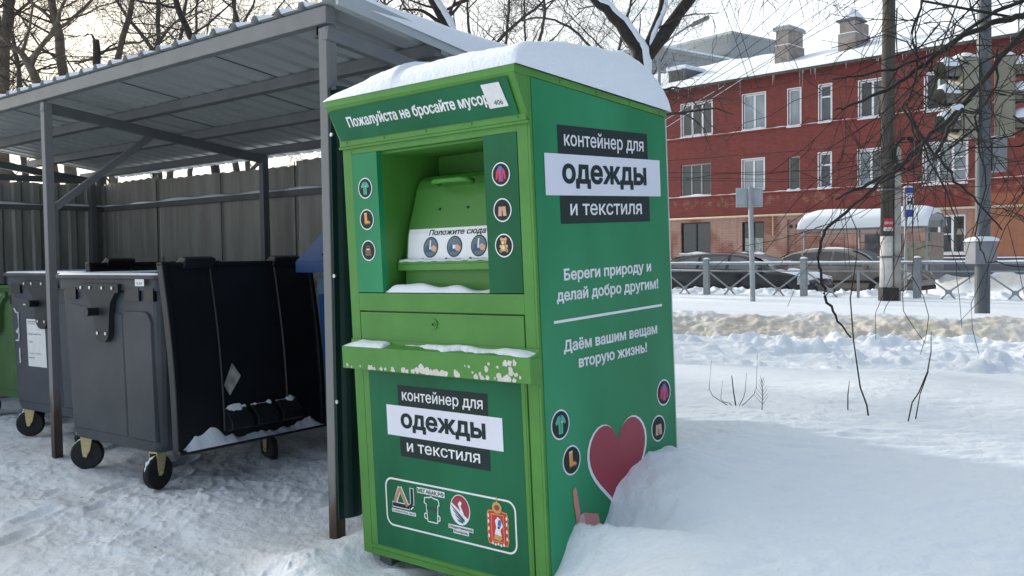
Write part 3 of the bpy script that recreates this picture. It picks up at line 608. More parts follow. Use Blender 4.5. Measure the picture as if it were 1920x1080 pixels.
# ------------------------------------------------------------------ bin shed
def post_metal():
    m = bpy.data.materials.new('post_metal'); m.use_nodes = True; t = m.node_tree; b = t.nodes['Principled BSDF']; b.inputs['Roughness'].default_value = .6
    co = t.nodes.new('ShaderNodeTexCoord'); sp = t.nodes.new('ShaderNodeSeparateXYZ'); t.links.new(co.outputs['Object'], sp.inputs[0])
    mpn = t.nodes.new('ShaderNodeMapping'); mpn.inputs['Scale'].default_value = (14,14,3.5); t.links.new(co.outputs['Object'], mpn.inputs[0])
    n = t.nodes.new('ShaderNodeTexNoise'); n.inputs['Scale'].default_value = 1; n.inputs['Detail'].default_value = 7; t.links.new(mpn.outputs[0], n.inputs[0])
    f = t.nodes.new('ShaderNodeMath'); f.operation = 'MULTIPLY_ADD'; t.links.new(sp.outputs['Z'], f.inputs[0]); f.inputs[1].default_value = -.95; f.inputs[2].default_value = .34
    g = t.nodes.new('ShaderNodeMath'); g.operation = 'ADD'; t.links.new(f.outputs[0], g.inputs[0]); t.links.new(n.outputs[0], g.inputs[1])
    r = t.nodes.new('ShaderNodeValToRGB'); e_ = r.color_ramp.elements; e_[0].position = .36; e_[0].color = (.18,.185,.19,1); e_[1].position = .86; e_[1].color = (.035,.022,.016,1)
    k = r.color_ramp.elements.new(.5); k.color = (.15,.145,.14,1); k = r.color_ramp.elements.new(.62); k.color = (.09,.062,.045,1)
    t.links.new(g.outputs[0], r.inputs[0]); t.links.new(r.outputs[0], b.inputs['Base Color']); return m
POSTM = post_metal()
def bin_shed():
    root = thing('bin_shed', 'open grey steel bin shed with a snow topped corrugated lean-to roof', 'shed', M_S)
    rz = lambda y: 2.690-.145*y                 # underside of the corrugated sheet
    for x in (0, -3.2, -6.4):
        b = MB(); b.box((x-.03,-.03,-.05), (x+.03,.03,2.585)); p = b.build('post', POSTM, root, bevel=.003)
        if x == 0:
            b = MB(); b.box((-.031,.0,2.30), (.032,.033,2.6)); b.build('post_top', SHED, p)
    for x in (0, -3.2, -6.4):
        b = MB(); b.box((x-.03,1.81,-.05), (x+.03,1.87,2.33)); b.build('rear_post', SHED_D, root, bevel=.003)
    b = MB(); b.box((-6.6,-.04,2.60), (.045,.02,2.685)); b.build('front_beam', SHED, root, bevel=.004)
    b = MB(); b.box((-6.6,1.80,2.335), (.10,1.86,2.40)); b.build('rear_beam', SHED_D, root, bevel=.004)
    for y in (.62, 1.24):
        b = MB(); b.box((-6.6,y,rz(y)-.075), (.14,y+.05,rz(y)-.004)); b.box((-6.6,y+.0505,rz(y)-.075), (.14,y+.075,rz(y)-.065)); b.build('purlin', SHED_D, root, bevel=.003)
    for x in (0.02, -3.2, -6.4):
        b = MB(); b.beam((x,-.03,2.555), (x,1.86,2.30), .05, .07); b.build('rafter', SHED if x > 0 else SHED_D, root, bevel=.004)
    b = MB(); b.beam((-3.2,.0,1.80), (-3.2,.83,2.44), .045, .05); b.build('brace', SHED, root, bevel=.003)
    b = MB(); b.beam((-6.35,-.03,2.30), (-6.35,1.84,2.30), .05, .06); b.build('side_beam', SHED_D, root)
    b = MB(); b.box((-.075,-.02,2.545), (-.032,.02,2.555)); b.box((-.06,-.02,2.555), (-.055,.02,2.598)); b.build('bracket', BIN_K, root)
    b = MB(); b.box((.046,.86,2.46), (.058,.92,2.55)); b.build('bracket', BIN_K, root)
    # corrugated roof sheet
    per, h = .2, .032
    def corr(x):
        t = (x/per) % 1
        return h*float(np.interp(t, [0,.14,.25,.37,.48,1], [0,0,1,1,0,0]))
    xs = []
    k0 = int(-6.6/per)
    for k in range(k0, 1):
        for t in (0,.14,.25,.37,.48): xs.append((k+t)*per)
    xs = [x for x in xs if x < .15]+[.16]
    b = MB(); ys = [-.05,.6,1.25,2.2]
    def sheet(mb, off):
        vs = [(x, y, rz(y)+corr(x)+off) for y in ys for x in xs]; n = len(xs)
        mb.add(vs, [(j*n+i, j*n+i+1, (j+1)*n+i+1, (j+1)*n+i) for j in range(len(ys)-1) for i in range(n-1)])
    sheet(b, 0); n = len(xs); sheet(b, .0025)
    b.box((.135,-.05,rz(-.05)-.03),(.165,-.048,rz(-.05)+.04))
    b.prism([(-.06,rz(-.06)-.04),(2.2,rz(2.2)-.04),(2.2,rz(2.2)+.042),(-.06,rz(-.06)+.042)], lambda u, v, hh: (.161+hh, u, v), .004)
    roof = b.build('roof', ROOFU, root)
    for x, y0, y1 in ((-1.28,-.03,.62),(-2.45,-.03,.62),(-1.72,.70,1.24),(-3.0,.70,1.24),(-4.2,-.03,.62)):
        b = MB(); b.prism([(y0,rz(y0)-.0035),(y1,rz(y1)-.0035),(y1,rz(y1)-.001),(y0,rz(y0)-.001)], lambda u, v, h: (x-.005+h, u, v), .01); b.build('sheet_joint', BIN_K, roof)
    sn = MB(); nx, ny = 560, 26
    def rs(u, v):
        x = -6.6+6.76*u; y = -.049+2.26*v; el = lambda q: math.sqrt(max(0, 1-(1-min(1, q))**2))
        c = corr(x); t = .034+.17*sst(.0, 1.0, np.float64(v))*(.45+.55*sst(-3.5,.2,np.float64(x)))
        if v == 0: z_ = c+.001
        else:
            f = el((1-v)/.10)*el((1-u)/.006)
            z_ = c+.004+max(.0, (t*(1+.3*vn1(x*2.3, y*3.7)) + .022 - c*.75))*f*(.55+.45*el(v/.10))
        return (x+(.02*math.sin(math.pi*v) if u > .985 else 0), y, rz(y)+z_)
    vn1 = lambda a, c: float(vnoise(np.array([a]), np.array([c]), 4)[0])
    sn.grid(rs, nx, ny); sn.build('roof_snow', SNOW, roof, smooth=True)
    # dark side panel between the shed and the container
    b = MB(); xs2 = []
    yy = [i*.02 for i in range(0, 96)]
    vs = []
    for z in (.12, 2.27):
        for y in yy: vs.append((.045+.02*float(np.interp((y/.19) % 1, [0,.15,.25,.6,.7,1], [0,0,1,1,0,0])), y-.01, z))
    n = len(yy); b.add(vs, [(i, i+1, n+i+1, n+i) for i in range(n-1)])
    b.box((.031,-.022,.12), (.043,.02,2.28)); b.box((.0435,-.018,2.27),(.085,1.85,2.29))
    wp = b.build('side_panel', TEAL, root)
    for z in (2.05,1.35,.72):
        b = MB(); b.prism([(.010*c, .010*s_) for c, s_ in ico(8)], lambda u, v, hh: (.052+u, -.0225-hh, z+v), .008); b.build('bolt', CHROME, wp)
    return root
bin_shed()

def sheet_fence(name, label, p0, p1, ztop, per, depth, mat_, seams, rail_z, inward, joints=()):
    """profiled sheet fence from p0 to p1 in shed coordinates"""
    L = math.hypot(p1[0]-p0[0], p1[1]-p0[1]); ang = math.atan2(p1[1]-p0[1], p1[0]-p0[0])
    M = M_S @ Matrix.Translation((p0[0], p0[1], 0)) @ Matrix.Rotation(ang, 4, 'Z')
    root = thing(name, label, 'fence', M)
    cuts = [0]+list(seams)+[L]
    for k, (a, c) in enumerate(zip(cuts, cuts[1:])):
        b = MB(); xs = [a]; x = a
        while x < c-.02:
            for t in (.18,.30,.62,.74): 
                if x+t*per < c-.006: xs.append(x+t*per)
            x += per
        xs.append(c+.02); dz = .018*math.sin(k*2.3+1); sl = .012*math.cos(k*1.7)
        vs = []
        for z in (-.1, 1):
            for x in xs:
                t = ((x-a)/per) % 1; zz = z if z < 0 else ztop+dz+sl*(x-a)/(c-a)+(0.006*math.sin(x*40))
                vs.append((x, -inward*depth*float(np.interp(t, [0,.18,.30,.62,.74,1], [0,0,1,1,0,0]))+.004*(k % 2), zz))
        n = len(xs); b.add(vs, [(i, i+1, n+i+1, n+i) for i in range(n-1)])
        o = b.build('sheet', mat_, root)
        if k:
            b = MB(); b.box((a-.006,-inward*.0-.016 if inward > 0 else 0,-.1),(a+.004,-.012,ztop+dz-.01)); b.build('seam_gap', BIN_K, o)
    b = MB(); b.box((0,-inward*.03-.022,rail_z-.05), (L,-inward*.03+.022,rail_z)); rl = b.build('rail', RAILM, root)
    b = MB(); b.box((0,-inward*.03-.02,.62), (L,-inward*.03+.02,.67)); b.build('rail', RAILM, root)
    sn = MB()
    def rs(u, v):
        x = L*u; q = math.sin(math.pi*v)**.6
        return (x, -inward*.03-.024+.048*v, rail_z+.001+q*(.016+.014*float(vnoise(np.array([x*2.1]), np.array([1.7]), 3)[0])+.008*math.sin(x*9)))
    sn.grid(rs, 160, 6); sn.build('rail_snow', SNOW, rl, smooth=True)
    for x in joints:
        b = MB(); b.box((x-.03,.012*inward-.03,0),(x+.03,.012*inward+.03,ztop-.05)); b.build('post', SHED_D, root)
    return root
rear = sheet_fence('sheet_fence', 'weathered grey brown sheet fence behind the bins, running along the back of the shed', (-6.50,2.02), (.10,2.02), 2.27, .115, .005, FENCE, (1.17,2.36,3.52,4.9,5.8), 2.03, 1)
rgf = random.Random(3)
for x, z, r in ((1.25,1.45,.03),(1.5,1.42,.035),(1.33,1.36,.02),(3.95,1.72,.02),(4.05,1.28,.035),(3.75,1.22,.03),(3.98,1.22,.02)):
    b = MB(); b.poly([(x+r*rgf.uniform(.5,1)*c, z+r*1.3*rgf.uniform(.4,1)*s_) for c, s_ in ico(9)], lambda u, v: (u, -.0185, v), 0)
    b.build('poster_scrap', pm('scrap', (.27,.27,.25), .8, .2, 30), rear)
sheet_fence('sheet_fence', 'grey ribbed sheet fence at the left end of the shed with a snowy rail', (-6.47,-1.3), (-6.47,2.035), 2.27, .19, .025, FENCE2, (1.15,), 2.03, 1)

# ------------------------------------------------------------------ wheeled bins
def wheeled_bin(name, label, mat4, mat_, matl, lid, stickers=False, rim_h=1.33, snow=True, group=None):
    root = thing(name, label, 'rubbish bin', mat4, group=group)
    wx, ly = .62, 1.08; zb = .235
    def sec(z, ins=0):
        t = (z-zb)/(rim_h-zb); hx = .55+.055*t-ins; y0 = .03-.02*t+ins; y1 = ly-.075*(1-t)-ins
        return hx, y0, y1
    def loop(z, ins=0, r=.07):
        hx, y0, y1 = sec(z, ins); o = []
        for cx_, cy_, a0 in ((hx-r,y1-r,0),(-hx+r,y1-r,90),(-hx+r,y0+r,180),(hx-r,y0+r,270)):
            for k in range(5): a = R(a0+90*k/4); o.append((cx_+r*math.cos(a), cy_+r*math.sin(a)))
        return o
    b = MB(); zs = [zb,zb+.05,.5,.85,1.18,rim_h-.09,rim_h-.085]
    rings = [[(x*(.93 if z == zb else 1), y, z) for x, y in loop(z)] for z in zs]; n = 20
    vs = [p for r in rings for p in r]
    b.add(vs, [(j*n+i, j*n+(i+1) % n, (j+1)*n+(i+1) % n, (j+1)*n+i) for j in range(len(zs)-1) for i in range(n)]+[tuple(range(n))[::-1]])
    inn = [[(x, y, z) for x, y in loop(z, .03)] for z in (rim_h-.01, .45)]
    b.add([p for r in inn for p in r], [(i+n, (i+1) % n+n, (i+1) % n, i) for i in range(n)]+[tuple(n+k for k in range(n))])
    body = b.build('body', mat_, root, smooth=False, bevel=.006)
    # raised panels of the short side
    def yf(z): return sec(z)[1]
    b = MB(); fP = lambda u, v, h=0: (u, yf(v)-.001-h, v)
    ar = [(.52,.30),(.52,1.06)]+[(.455+.055*math.cos(R(a)),1.06+.06*math.sin(R(a))) for a in (30,60,90)]+[(.30,1.12)]+[(.24+.06*math.cos(R(a))*.8+.0,1.06+.06*math.sin(R(a))) for a in (100,130,160,180)]+[(.21,.30)]
    def strip(pts, hh, mi=0):
        cx_ = sum(p[0] for p in pts)/len(pts); cz_ = sum(p[1] for p in pts)/len(pts)
        n_ = len(pts); vs = [fP(u, v, -.004) for u, v in pts]+[fP(cx_+(u-cx_)*.95, cz_+(v-cz_)*.985, hh) for u, v in pts]
        b.add(vs, [(i, (i+1) % n_, (i+1) % n_+n_, i+n_) for i in range(n_)]+[tuple(n_+i for i in range(n_))], mi)
    strip(ar, .014); strip([(-.50,.30),(.19,.30),(.19,1.10),(-.50,1.16)], .006)
    b.build('side_panel', mat_, body, bevel=.004)
    # rim with flange
    b = MB()
    for z0, z1, o in ((rim_h-.085,rim_h-.012,.012),(rim_h-.012,rim_h+.012,.035)):
        ro = [(x*(1+o/.6), (y-ly/2)*(1+o/.54)+ly/2) for x, y in loop(rim_h)]; ri = loop(rim_h, .028)
        vs = [(x,y,z0) for x,y in ro]+[(x,y,z1) for x,y in ro]+[(x,y,z1) for x,y in ri]+[(x,y,z0) for x,y in ri]
        b.add(vs, [(k*n+i, k*n+(i+1) % n, ((k+1) % 4)*n+(i+1) % n, ((k+1) % 4)*n+i) for k in range(4) for i in range(n)])
    rim = b.build('rim', mat_, root, bevel=.003)
    if snow:
        b = MB(); ro = [(x*1.05, (y-ly/2)*1.035+ly/2) for x, y in loop(rim_h)]; ri = loop(rim_h, .02)
        vs = []; 
        for q in range(5):
            f = q/4; vs += [(x0+(x1-x0)*f, y0+(y1-y0)*f, rim_h+.0125+(.006+.008*abs(math.sin(x0*9+y0*7)))*math.sin(math.pi*f)**.5) for (x0,y0),(x1,y1) in zip(ro, ri)]
        b.add(vs, [(k*n+i, k*n+(i+1) % n, (k+1)*n+(i+1) % n, (k+1)*n+i) for k in range(4) for i in range(n)]); b.build('rim_snow', SNOW, rim, smooth=True)
    # pockets, trunnion plate with pin
    for x0, x1 in ((-.50,-.36),(.24,.40),(.46,.56)):
        b = MB(); b.box((x0,-.006,rim_h-.15), (x1,.02,rim_h-.07)); b.build('lifting_pocket', BIN_K, body)
    b = MB(); ft = lambda u, v, h=0: (u, -.028-h, v)
    fp = lambda d0: (lambda u, v, h: (u, .02-h*d0, v))
    b.prism([(-.28,rim_h-.045),(.20,rim_h-.045),(.20,rim_h-.10),(-.28,rim_h-.10)], fp(1), .048)
    b.prism([(-.215,rim_h-.1005),(.165,rim_h-.1005),(.105,rim_h-.165),(-.135,rim_h-.165)], fp(1), .048)
    b.prism([(-.135,rim_h-.1655),(.105,rim_h-.1655),(.085,rim_h-.27),(-.10,rim_h-.27)], fp(1), .048)
    b.prism([(-.10,rim_h-.2705),(.085,rim_h-.2705),(.078,rim_h-.355),(-.092,rim_h-.355)], fp(1), .048)
    b.prism([(-.007+.085*math.cos(R(a)), rim_h-.3555+.07*math.sin(R(a))) for a in range(0,-181,-15)], fp(1), .048)
    tp = b.build('trunnion_plate', pm('bin_fitting', (.016,.019,.024), .5, .15, 6, spec=.35) if mat_ is not BIN_G else mat_, root)
    b = MB(); b.tube([(-.055,-.03,rim_h-.225),(-.055,-.10,rim_h-.225)], .027, 14); b.tube([(-.055,-.10,rim_h-.225),(-.055,-.105,rim_h-.225)], .031, 14); b.build('trunnion_pin', BIN_K, tp, smooth=False)
    for x, z in ((-.24,-.07),(-.13,-.07),(.02,-.07),(.14,-.07),(-.05,-.365),(.05,-.365)):
        b = MB(); b.tube([(x,-.0285,rim_h+z),(x,-.036,rim_h+z)], .011, 8); b.build('bolt', CHROME, tp)
    # wheels
    for i, (x, y, a) in enumerate(((-.47,.10,-.75),(.45,.06,.2),(-.47,ly-.17,.3),(.47,ly-.17,1.3))):
        Mw = Matrix.Translation((x,y,0)) @ Matrix.Rotation(a, 4, 'Z')
        b = MB(); prof = [(.06,-.024),(.098,-.024),(.108,-.014),(.108,.014),(.098,.024),(.06,.024)]; m_ = 26
        vs = []
        for k in range(m_):
            t = 2*math.pi*k/m_
            for r, xx in prof: vs.append(tuple(Mw @ Vector((xx, r*math.cos(t), .106+r*math.sin(t)))))
        q = len(prof); b.add(vs, [(k*q+j, k*q+(j+1) % q, ((k+1) % m_)*q+(j+1) % q, ((k+1) % m_)*q+j) for k in range(m_) for j in range(q)])
        wh = b.build('wheel', RUB, root)
        b = MB()
        for xx in (-.0235, .0235):
            vs = [tuple(Mw @ Vector((xx, .062*math.cos(2*math.pi*k/20), .106+.062*math.sin(2*math.pi*k/20)))) for k in range(20)]; b.add(vs, [tuple(range(20))])
        b.build('hub', RUB, wh)
        if i < 2:
            b = MB(); vs = []
            for k in range(9):
                t = R(88+k*10); q_ = math.sin(math.pi*k/8)*(.6+.4*math.sin(k*2.6+i))
                for r, xx in ((.1075,-.016*q_-.003),(.109+.004*q_,-.006*q_),(.109+.004*q_,.006*q_),(.1075,.014*q_+.002)): vs.append(tuple(Mw @ Vector((xx, r*math.cos(t), .106+r*math.sin(t)))))
            b.add(vs, [(k*4+j, k*4+j+1, k*4+j+5, k*4+j+4) for k in range(8) for j in range(3)]); b.build('snow_crust', SNOW, wh, smooth=True)
        b = MB()
        for xx in (-.034, .030): b.prism([(-.035,.235),(.045,.235),(.025,.13),(.0,.085),(-.02,.09),(-.026,.12)], lambda u, v, h: tuple(Mw @ Vector((xx+h, u, v))), .004)
        b.box((-.034,-.035,.230), (.034,.045,.238), 0, Mw); b.tube([tuple(Mw @ Vector((-.042,0,.106))), tuple(Mw @ Vector((.042,0,.106)))], .010, 8)
        b.build('caster_fork', ZINC, root)
    # lid swung right over, hanging on the right side with its dark inside showing
    if lid:
        b = MB(); y0, y1 = -.03, ly+.03
        top, bot = rim_h+.085, .275
        f = lambda y, s_, h=0: (wx+.075+.12*s_+.03*math.sin(math.pi*s_)+h, y, top+(bot-top)*s_)
        def outer(u, v): return f(y0+(y1-y0)*u, v)
        ns, nu = 12, 12
        b.grid(lambda u, v: f(y0+(y1-y0)*u, v, -.035), nu, ns); b.grid(lambda u, v: f(y0+(y1-y0)*u, v, -.005), nu, ns)
        li = b.build('lid', BIN_K, root)
        b = MB()
        for ya, yb in ((y0-.01,y0+.025),(y1-.025,y1+.01)):
            for k in range(ns):
                a, c = k/ns, (k+1)/ns; p = f(0, a); q = f(0, c)
                b.add([(p[0]-.04,ya,p[2]),(p[0]+.02,ya,p[2]),(p[0]+.02,yb,p[2]),(p[0]-.04,yb,p[2]),(q[0]-.04,ya,q[2]),(q[0]+.02,ya,q[2]),(q[0]+.02,yb,q[2]),(q[0]-.04,yb,q[2])], [(0,1,5,4),(1,2,6,5),(2,3,7,6),(3,0,4,7)])
        p = f(0,1); b.box((p[0]-.04,y0-.01,bot-.005), (p[0]+.04,y1+.01,bot+.022)); p = f(0,0); b.box((p[0]-.04,y0-.01,top-.02), (p[0]+.02,y1+.01,top+.005))
        b.build('lid_edge', BIN_K, li, bevel=.006)
        for yy in (.30, .80):
            b = MB(); b.grid(lambda u, v: f(yy-.008+.016*u, .02+.9*v, .004+.012*math.sin(math.pi*u)), 4, ns); b.build('lid_rib', BIN_K, li, smooth=True)
        b = MB(); p0 = f(.33,.56,.004); p1 = f(.33,.74,.008)
        b.add([(f(.30,.67,.02)),(f(.34,.73,.02)),(f(.43,.63,.02)),(f(.37,.555,.02))], [(0,1,2,3)]); b.build('paper_scrap', pm('scrap_dirty', (.30,.30,.28), .8, .3, 25), li)
        # handle wells near the free edge, where snow has caught
        b = MB()
        for yy in (.30,.50,.70): b.prism([(.80,.01),(.86,.085),(.905,.085),(.93,.01)], lambda u, v, h: f(yy+h, u, v), .165)
        b.build('grip_well', BIN_K, li, bevel=.004)
        sn = MB()
        nz = lambda q, sd: float(fbm(np.array([q]), np.array([sd*1.7]), .11, 3, 31))
        for j, yy in enumerate((.30,.50,.70)):
            def g(u, v):
                hh = .008+.045*v; t_ = min(.022, max(0, .004+.06*nz(yy*3+.3*u, 2))*(1-v)**.8)*math.sin(math.pi*min(1, max(0, u)))**.5-.003
                return f(yy+.165*u, .797+.06*v-t_/1.14, hh)
            sn.grid(g, 22, 8)
        def g2(u, v):
            y = .0+1.07*u; hh = .004+.05*v
            pk = .012+.030*abs(nz(y*1.6, 9))+.075*math.exp(-((y-.22)/.07)**2)+.05*math.exp(-((y-.08)/.12)**2)+.03*max(0, nz(y, 5))+.045*math.exp(-((y-.98)/.10)**2)
            return f(y, .985-max(0, pk*(1-v)**1.2)/1.14*min(1, 12*min(u, 1-u)+.1), hh)
        sn.grid(g2, 90, 8)
        sn.build('lid_snow', SNOW, li, smooth=True)
        for yy in (.10, .78):
            b = MB(); b.prism([(wx+.02,rim_h+.02),(wx+.10,rim_h+.05),(wx+.13,rim_h+.11),(wx+.08,rim_h+.125),(wx-.01,rim_h+.07)], lambda u, v, h: (u, yy+h, v), .22); b.build('hinge', BIN_K, root, bevel=.008)
    if stickers:
        b = MB(); s_ = lambda pts, mi, h: b.poly(pts, lambda u, v: fP(u, v, .008+h), mi)
        s_([(-.30,.60),(-.02,.60),(-.02,.98),(-.30,.98)], 0, .0006)
        for i, (z, w_, mi) in enumerate(((.955,.20,1),(.938,.12,2),(.855,.20,1),(.79,.07,1),(.70,.18,2),(.665,.09,1))):
            text(b, ('Общие правила сбора','отходов','Раздельный сбор','ТКО','телефон службы','вывоза')[i], -.285, -.285+w_, z, .010, lambda u, v, h: fP(u, v, .0092+h), mi, .01)
        s_([(-.34,1.09),(-.10,1.09),(-.10,1.10),(-.34,1.10)], 0, .0006)
        b.build('notice_sticker', [PAPER, TXT, TXTG], body)
        b = MB()
        for p_ in ([(-.48,1.06),(-.45,1.03),(-.42,1.03),(-.42,.84),(-.43,.80),(-.47,.80)], [(-.46,.88),(-.44,.86),(-.43,.90)], [(-.42,.74),(-.42,.62),(-.46,.62)]):
            b.tube([fP(u, v, .012) for u, v in p_], .006, 5)
        b.build('white_mark', WHITE, body)
    else:
        b = MB(); b.poly([(.40,rim_h-.055),(.50,rim_h-.055),(.50,rim_h-.012),(.40,rim_h-.012)], lambda u, v: (u, -.0275, v), 0); text(b, '0,77', .42, .48, rim_h-.045, .012, lambda u, v, h: (u, -.0283-h, v), 1, .02, ref='0')
        b.build('tag', [PAPER, TXT], rim)
    return root
def s_mat(x, y, rz_, z=0): return M_S @ Matrix.Translation((x, y, z)) @ Matrix.Rotation(R(rz_), 4, 'Z')
G_ = 'wheeled bins in the shed'
wheeled_bin('wheeled_bin', 'dark grey wheeled bin with its black lid hanging open and snow on the rim', s_mat(-2.19,-.10,3.3), BIN, BIN_L, True, rim_h=1.335, group=G_)
wheeled_bin('wheeled_bin', 'grey wheeled bin with a white notice sticker, half hidden behind the shed post', s_mat(-3.76,.18,5), BIN_L, BIN_L, True, True, rim_h=1.335, group=G_)
wheeled_bin('wheeled_bin', 'green wheeled bin at the left end of the row in the shed', s_mat(-5.10,.34,4), BIN_G, BIN_G, False, rim_h=1.22, snow=False, group=G_)

def mesh_bin():
    root = thing('wire_bin', 'blue steel wire bin with a pitched lid behind the right shed post', 'rubbish bin', s_mat(-1.16,.86,0))
    w_, d_ = .85, .8
    b = MB()
    for x in (0, w_):
        for y in (0, d_): b.beam((x*.98+(.09 if x == 0 else -.05), y, .22), (x, y, 1.20), .05, .05)
    for z in (.24, .72): 
        for p, q in (((.06,0),(w_-.04,0)),((.06,0),(.06,d_)),((w_-.04,0),(w_-.04,d_)),((.06,d_),(w_-.04,d_))): b.beam((p[0],p[1],z),(q[0],q[1],z), .04, .04)
    b.build('frame', BLUE, root)
    b = MB()
    for z in np.arange(.28, 1.16, .06):
        for p, q in (((.05,0),(w_-.03,0)),((.05,0),(.05,d_)),((w_-.03,0),(w_-.03,d_))): b.tube([(p[0],p[1],z),(q[0],q[1],z)], .004, 4)
    for k in range(1, 12):
        b.tube([(.05+(w_-.08)*k/12,0,.26),(.02+(w_-.04)*k/12,0,1.18)], .004, 4); b.tube([(.06,d_*k/12,.26),(.02,d_*k/12,1.18)], .004, 4)
    b.box((.10,.04,.25), (w_-.08,d_-.04,1.0), 1); b.build('wire_mesh', [BLUE, BIN_K], root)
    b = MB(); b.box((-.03,-.03,1.20), (w_+.03,d_+.03,1.315)); b.build('collar', BLUEG, root, bevel=.004)
    b = MB(); b.box((-.16,-.10,1.345), (w_+.12,d_+.1,1.415))
    for y in (-.10, d_+.07):
        o = [(-.16,1.416),(.17,1.63),(w_-.17,1.63),(w_+.12,1.416)]; i_ = [(.11,1.455),(.235,1.565),(w_-.235,1.565),(w_-.11,1.455)]
        vs = [(u,y,v) for u,v in o]+[(u,y,v) for u,v in i_]+[(u,y+.03,v) for u,v in o]+[(u,y+.03,v) for u,v in i_]
        b.add(vs, [(0,1,5,4),(1,2,6,5),(2,3,7,6),(3,0,4,7),(8,12,13,9),(9,13,14,10),(10,14,15,11),(11,15,12,8),(4,5,13,12),(5,6,14,13),(6,7,15,14),(7,4,12,15)])
    b.add([(-.16,-.1,1.416),(.17,-.1,1.63),(.17,d_+.1,1.63),(-.16,d_+.1,1.416)], [(0,1,2,3)]); b.add([(.17,-.1,1.63),(w_-.17,-.1,1.63),(w_-.17,d_+.1,1.63),(.17,d_+.1,1.63)], [(0,1,2,3)])
    b.build('lid', BLUE, root)
    for x in (.12, w_-.12):
        for y in (.06, d_-.06):
            b = MB(); b.tube([(x-.02,y,.09),(x+.02,y,.09)], .09, 18); wh = b.build('wheel', RUB, root); b = MB(); b.box((x-.03,y-.03,.17),(x+.03,y+.03,.22)); b.box((x-.034,y-.012,.08),(x-.028,y+.012,.17)); b.box((x+.028,y-.012,.08),(x+.034,y+.012,.17)); b.build('caster_fork', ZINC, wh)
mesh_bin()

# ------------------------------------------------------------------ trees
nrg = np.random.default_rng(11)
def twig(mb, p, d, L, r, lvl, droop=0.0, up=0.0, mi=0, kids=4, wob=.22):
    n = 5 if lvl > 0 else 4
    pts = [np.array(p, float)]; d = np.array(d, float); d /= np.linalg.norm(d)+1e-9; ds = []
    for i in range(n):
        d = d+nrg.normal(0, wob, 3); d[2] += up-droop*(i+1)/n; d /= np.linalg.norm(d)+1e-9
        pts.append(pts[-1]+d*L/n); ds.append(d.copy())
    rad = np.linspace(r, max(r*.35, .0022), n+1)
    mb.tube(pts, rad, 5 if r > .02 else 3, mi, cap=False)
    if lvl > 0:
        for k in range(kids+(1 if nrg.random() < .5 else 0)):
            t = nrg.uniform(.25, 1.0); i = min(n-1, int(t*n)); q = pts[i]+(pts[i+1]-pts[i])*(t*n-i)
            sd = nrg.normal(0, 1, 3); sd -= ds[i]*np.dot(sd, ds[i]); sd /= np.linalg.norm(sd)+1e-9
            twig(mb, q, ds[i]*nrg.uniform(.5,1)+sd*nrg.uniform(.5,1.0), L*nrg.uniform(.45,.75), max(.003, rad[i]*.55), lvl-1, droop, up, mi, kids, wob)
def limb_tree(name, label, limbs, mt, dens=3.2, tl=1.0, lvl=2, droop=0., up=.05, snow=(), group='bare trees behind the shed', trunkseg=True, tw=TWIG, kids=4, zmin=3.0):
    """limbs: first is the trunk, others its boughs; (x, y, z, radius) points"""
    base = limbs[0][0]; root = thing(name, label, 'tree', loc=(base[0], base[1], gz(base[0], base[1])), group=group); off = np.array(root.location)
    def fine(L):
        P = np.array(L, float); out = [P[0]]
        for a, b in zip(P, P[1:]):
            m = max(2, int(np.linalg.norm(b[:3]-a[:3])/.18))
            for k in range(1, m+1):
                q = a+(b-a)*k/m
                if k < m: q[:3] += nrg.normal(0, .012, 3); q[3] *= 1+nrg.normal(0, .035)
                out.append(q)
        return np.array(out)
    for i, L in enumerate(limbs):
        L = list(L)
        if i == 0: L = [(L[0][0], L[0][1], float(off[2])-.1, L[0][3]*1.25)]+L
        P = fine(L); mb = MB(); mb.tube(P[:,:3]-off, P[:,3], 10 if P[0,3] > .06 else 7, 0)
        o = mb.build('trunk' if i == 0 else 'bough', mt, root, smooth=True)
        if i in snow:
            sn = MB(); mb_v = []; k = 7; ps = [q for q in P if q[2] > 2.6]
            for a_, q in enumerate(ps):
                nx = ps[min(a_+1, len(ps)-1)]; pv = ps[max(a_-1, 0)]; T = nx[:3]-pv[:3]; T = T/(np.linalg.norm(T)+1e-9)
                upv = np.array([.55, -.25, .8]) if snow[i] == 'r' else np.array([-.45,-.2,.9]); upv = upv-T*np.dot(upv, T); upv /= np.linalg.norm(upv); sd = np.cross(T, upv)
                rw = q[3]*(1.02+.12*nrg.normal()); th = q[3]*(.28+.12*nrg.normal())
                for j in range(k):
                    an = -1.15+2.3*j/(k-1); wv = math.cos(an*1.36) if 0 < j < k-1 else 0
                    an2 = an*(1+.18*nrg.normal()) if j in (0, k-1) else an
                    mb_v.append(tuple(q[:3]-off+(upv*math.cos(an2)+sd*math.sin(an2))*(rw*.99+max(0, th*wv)-(.02*q[3] if j in (0,k-1) else 0))))
            m = len(ps); sn.add(mb_v, [(a*k+j, a*k+j+1, (a+1)*k+j+1, (a+1)*k+j) for a in range(m-1) for j in range(k-1)]); sn.build('branch_snow', SNOW, o, smooth=True)
    mb = MB()
    for i, L in enumerate(limbs):
        P = fine(L)
        for a, b in zip(P, P[1:]):
            if b[2] < zmin: continue
            ln = np.linalg.norm(b[:3]-a[:3])
            for _ in range(nrg.poisson(dens*ln)):
                T = (b[:3]-a[:3])/ln; sd = nrg.normal(0, 1, 3); sd -= T*np.dot(sd, T); sd /= np.linalg.norm(sd)+1e-9
                q = a[:3]+(b[:3]-a[:3])*nrg.random()
                twig(mb, q-off, sd+T*.5, tl*nrg.uniform(.5,1.3), min(.022, max(.006, b[3]*.3)), lvl, droop, up, 0, kids)
    mb.build('twigs', tw, root)
    return root
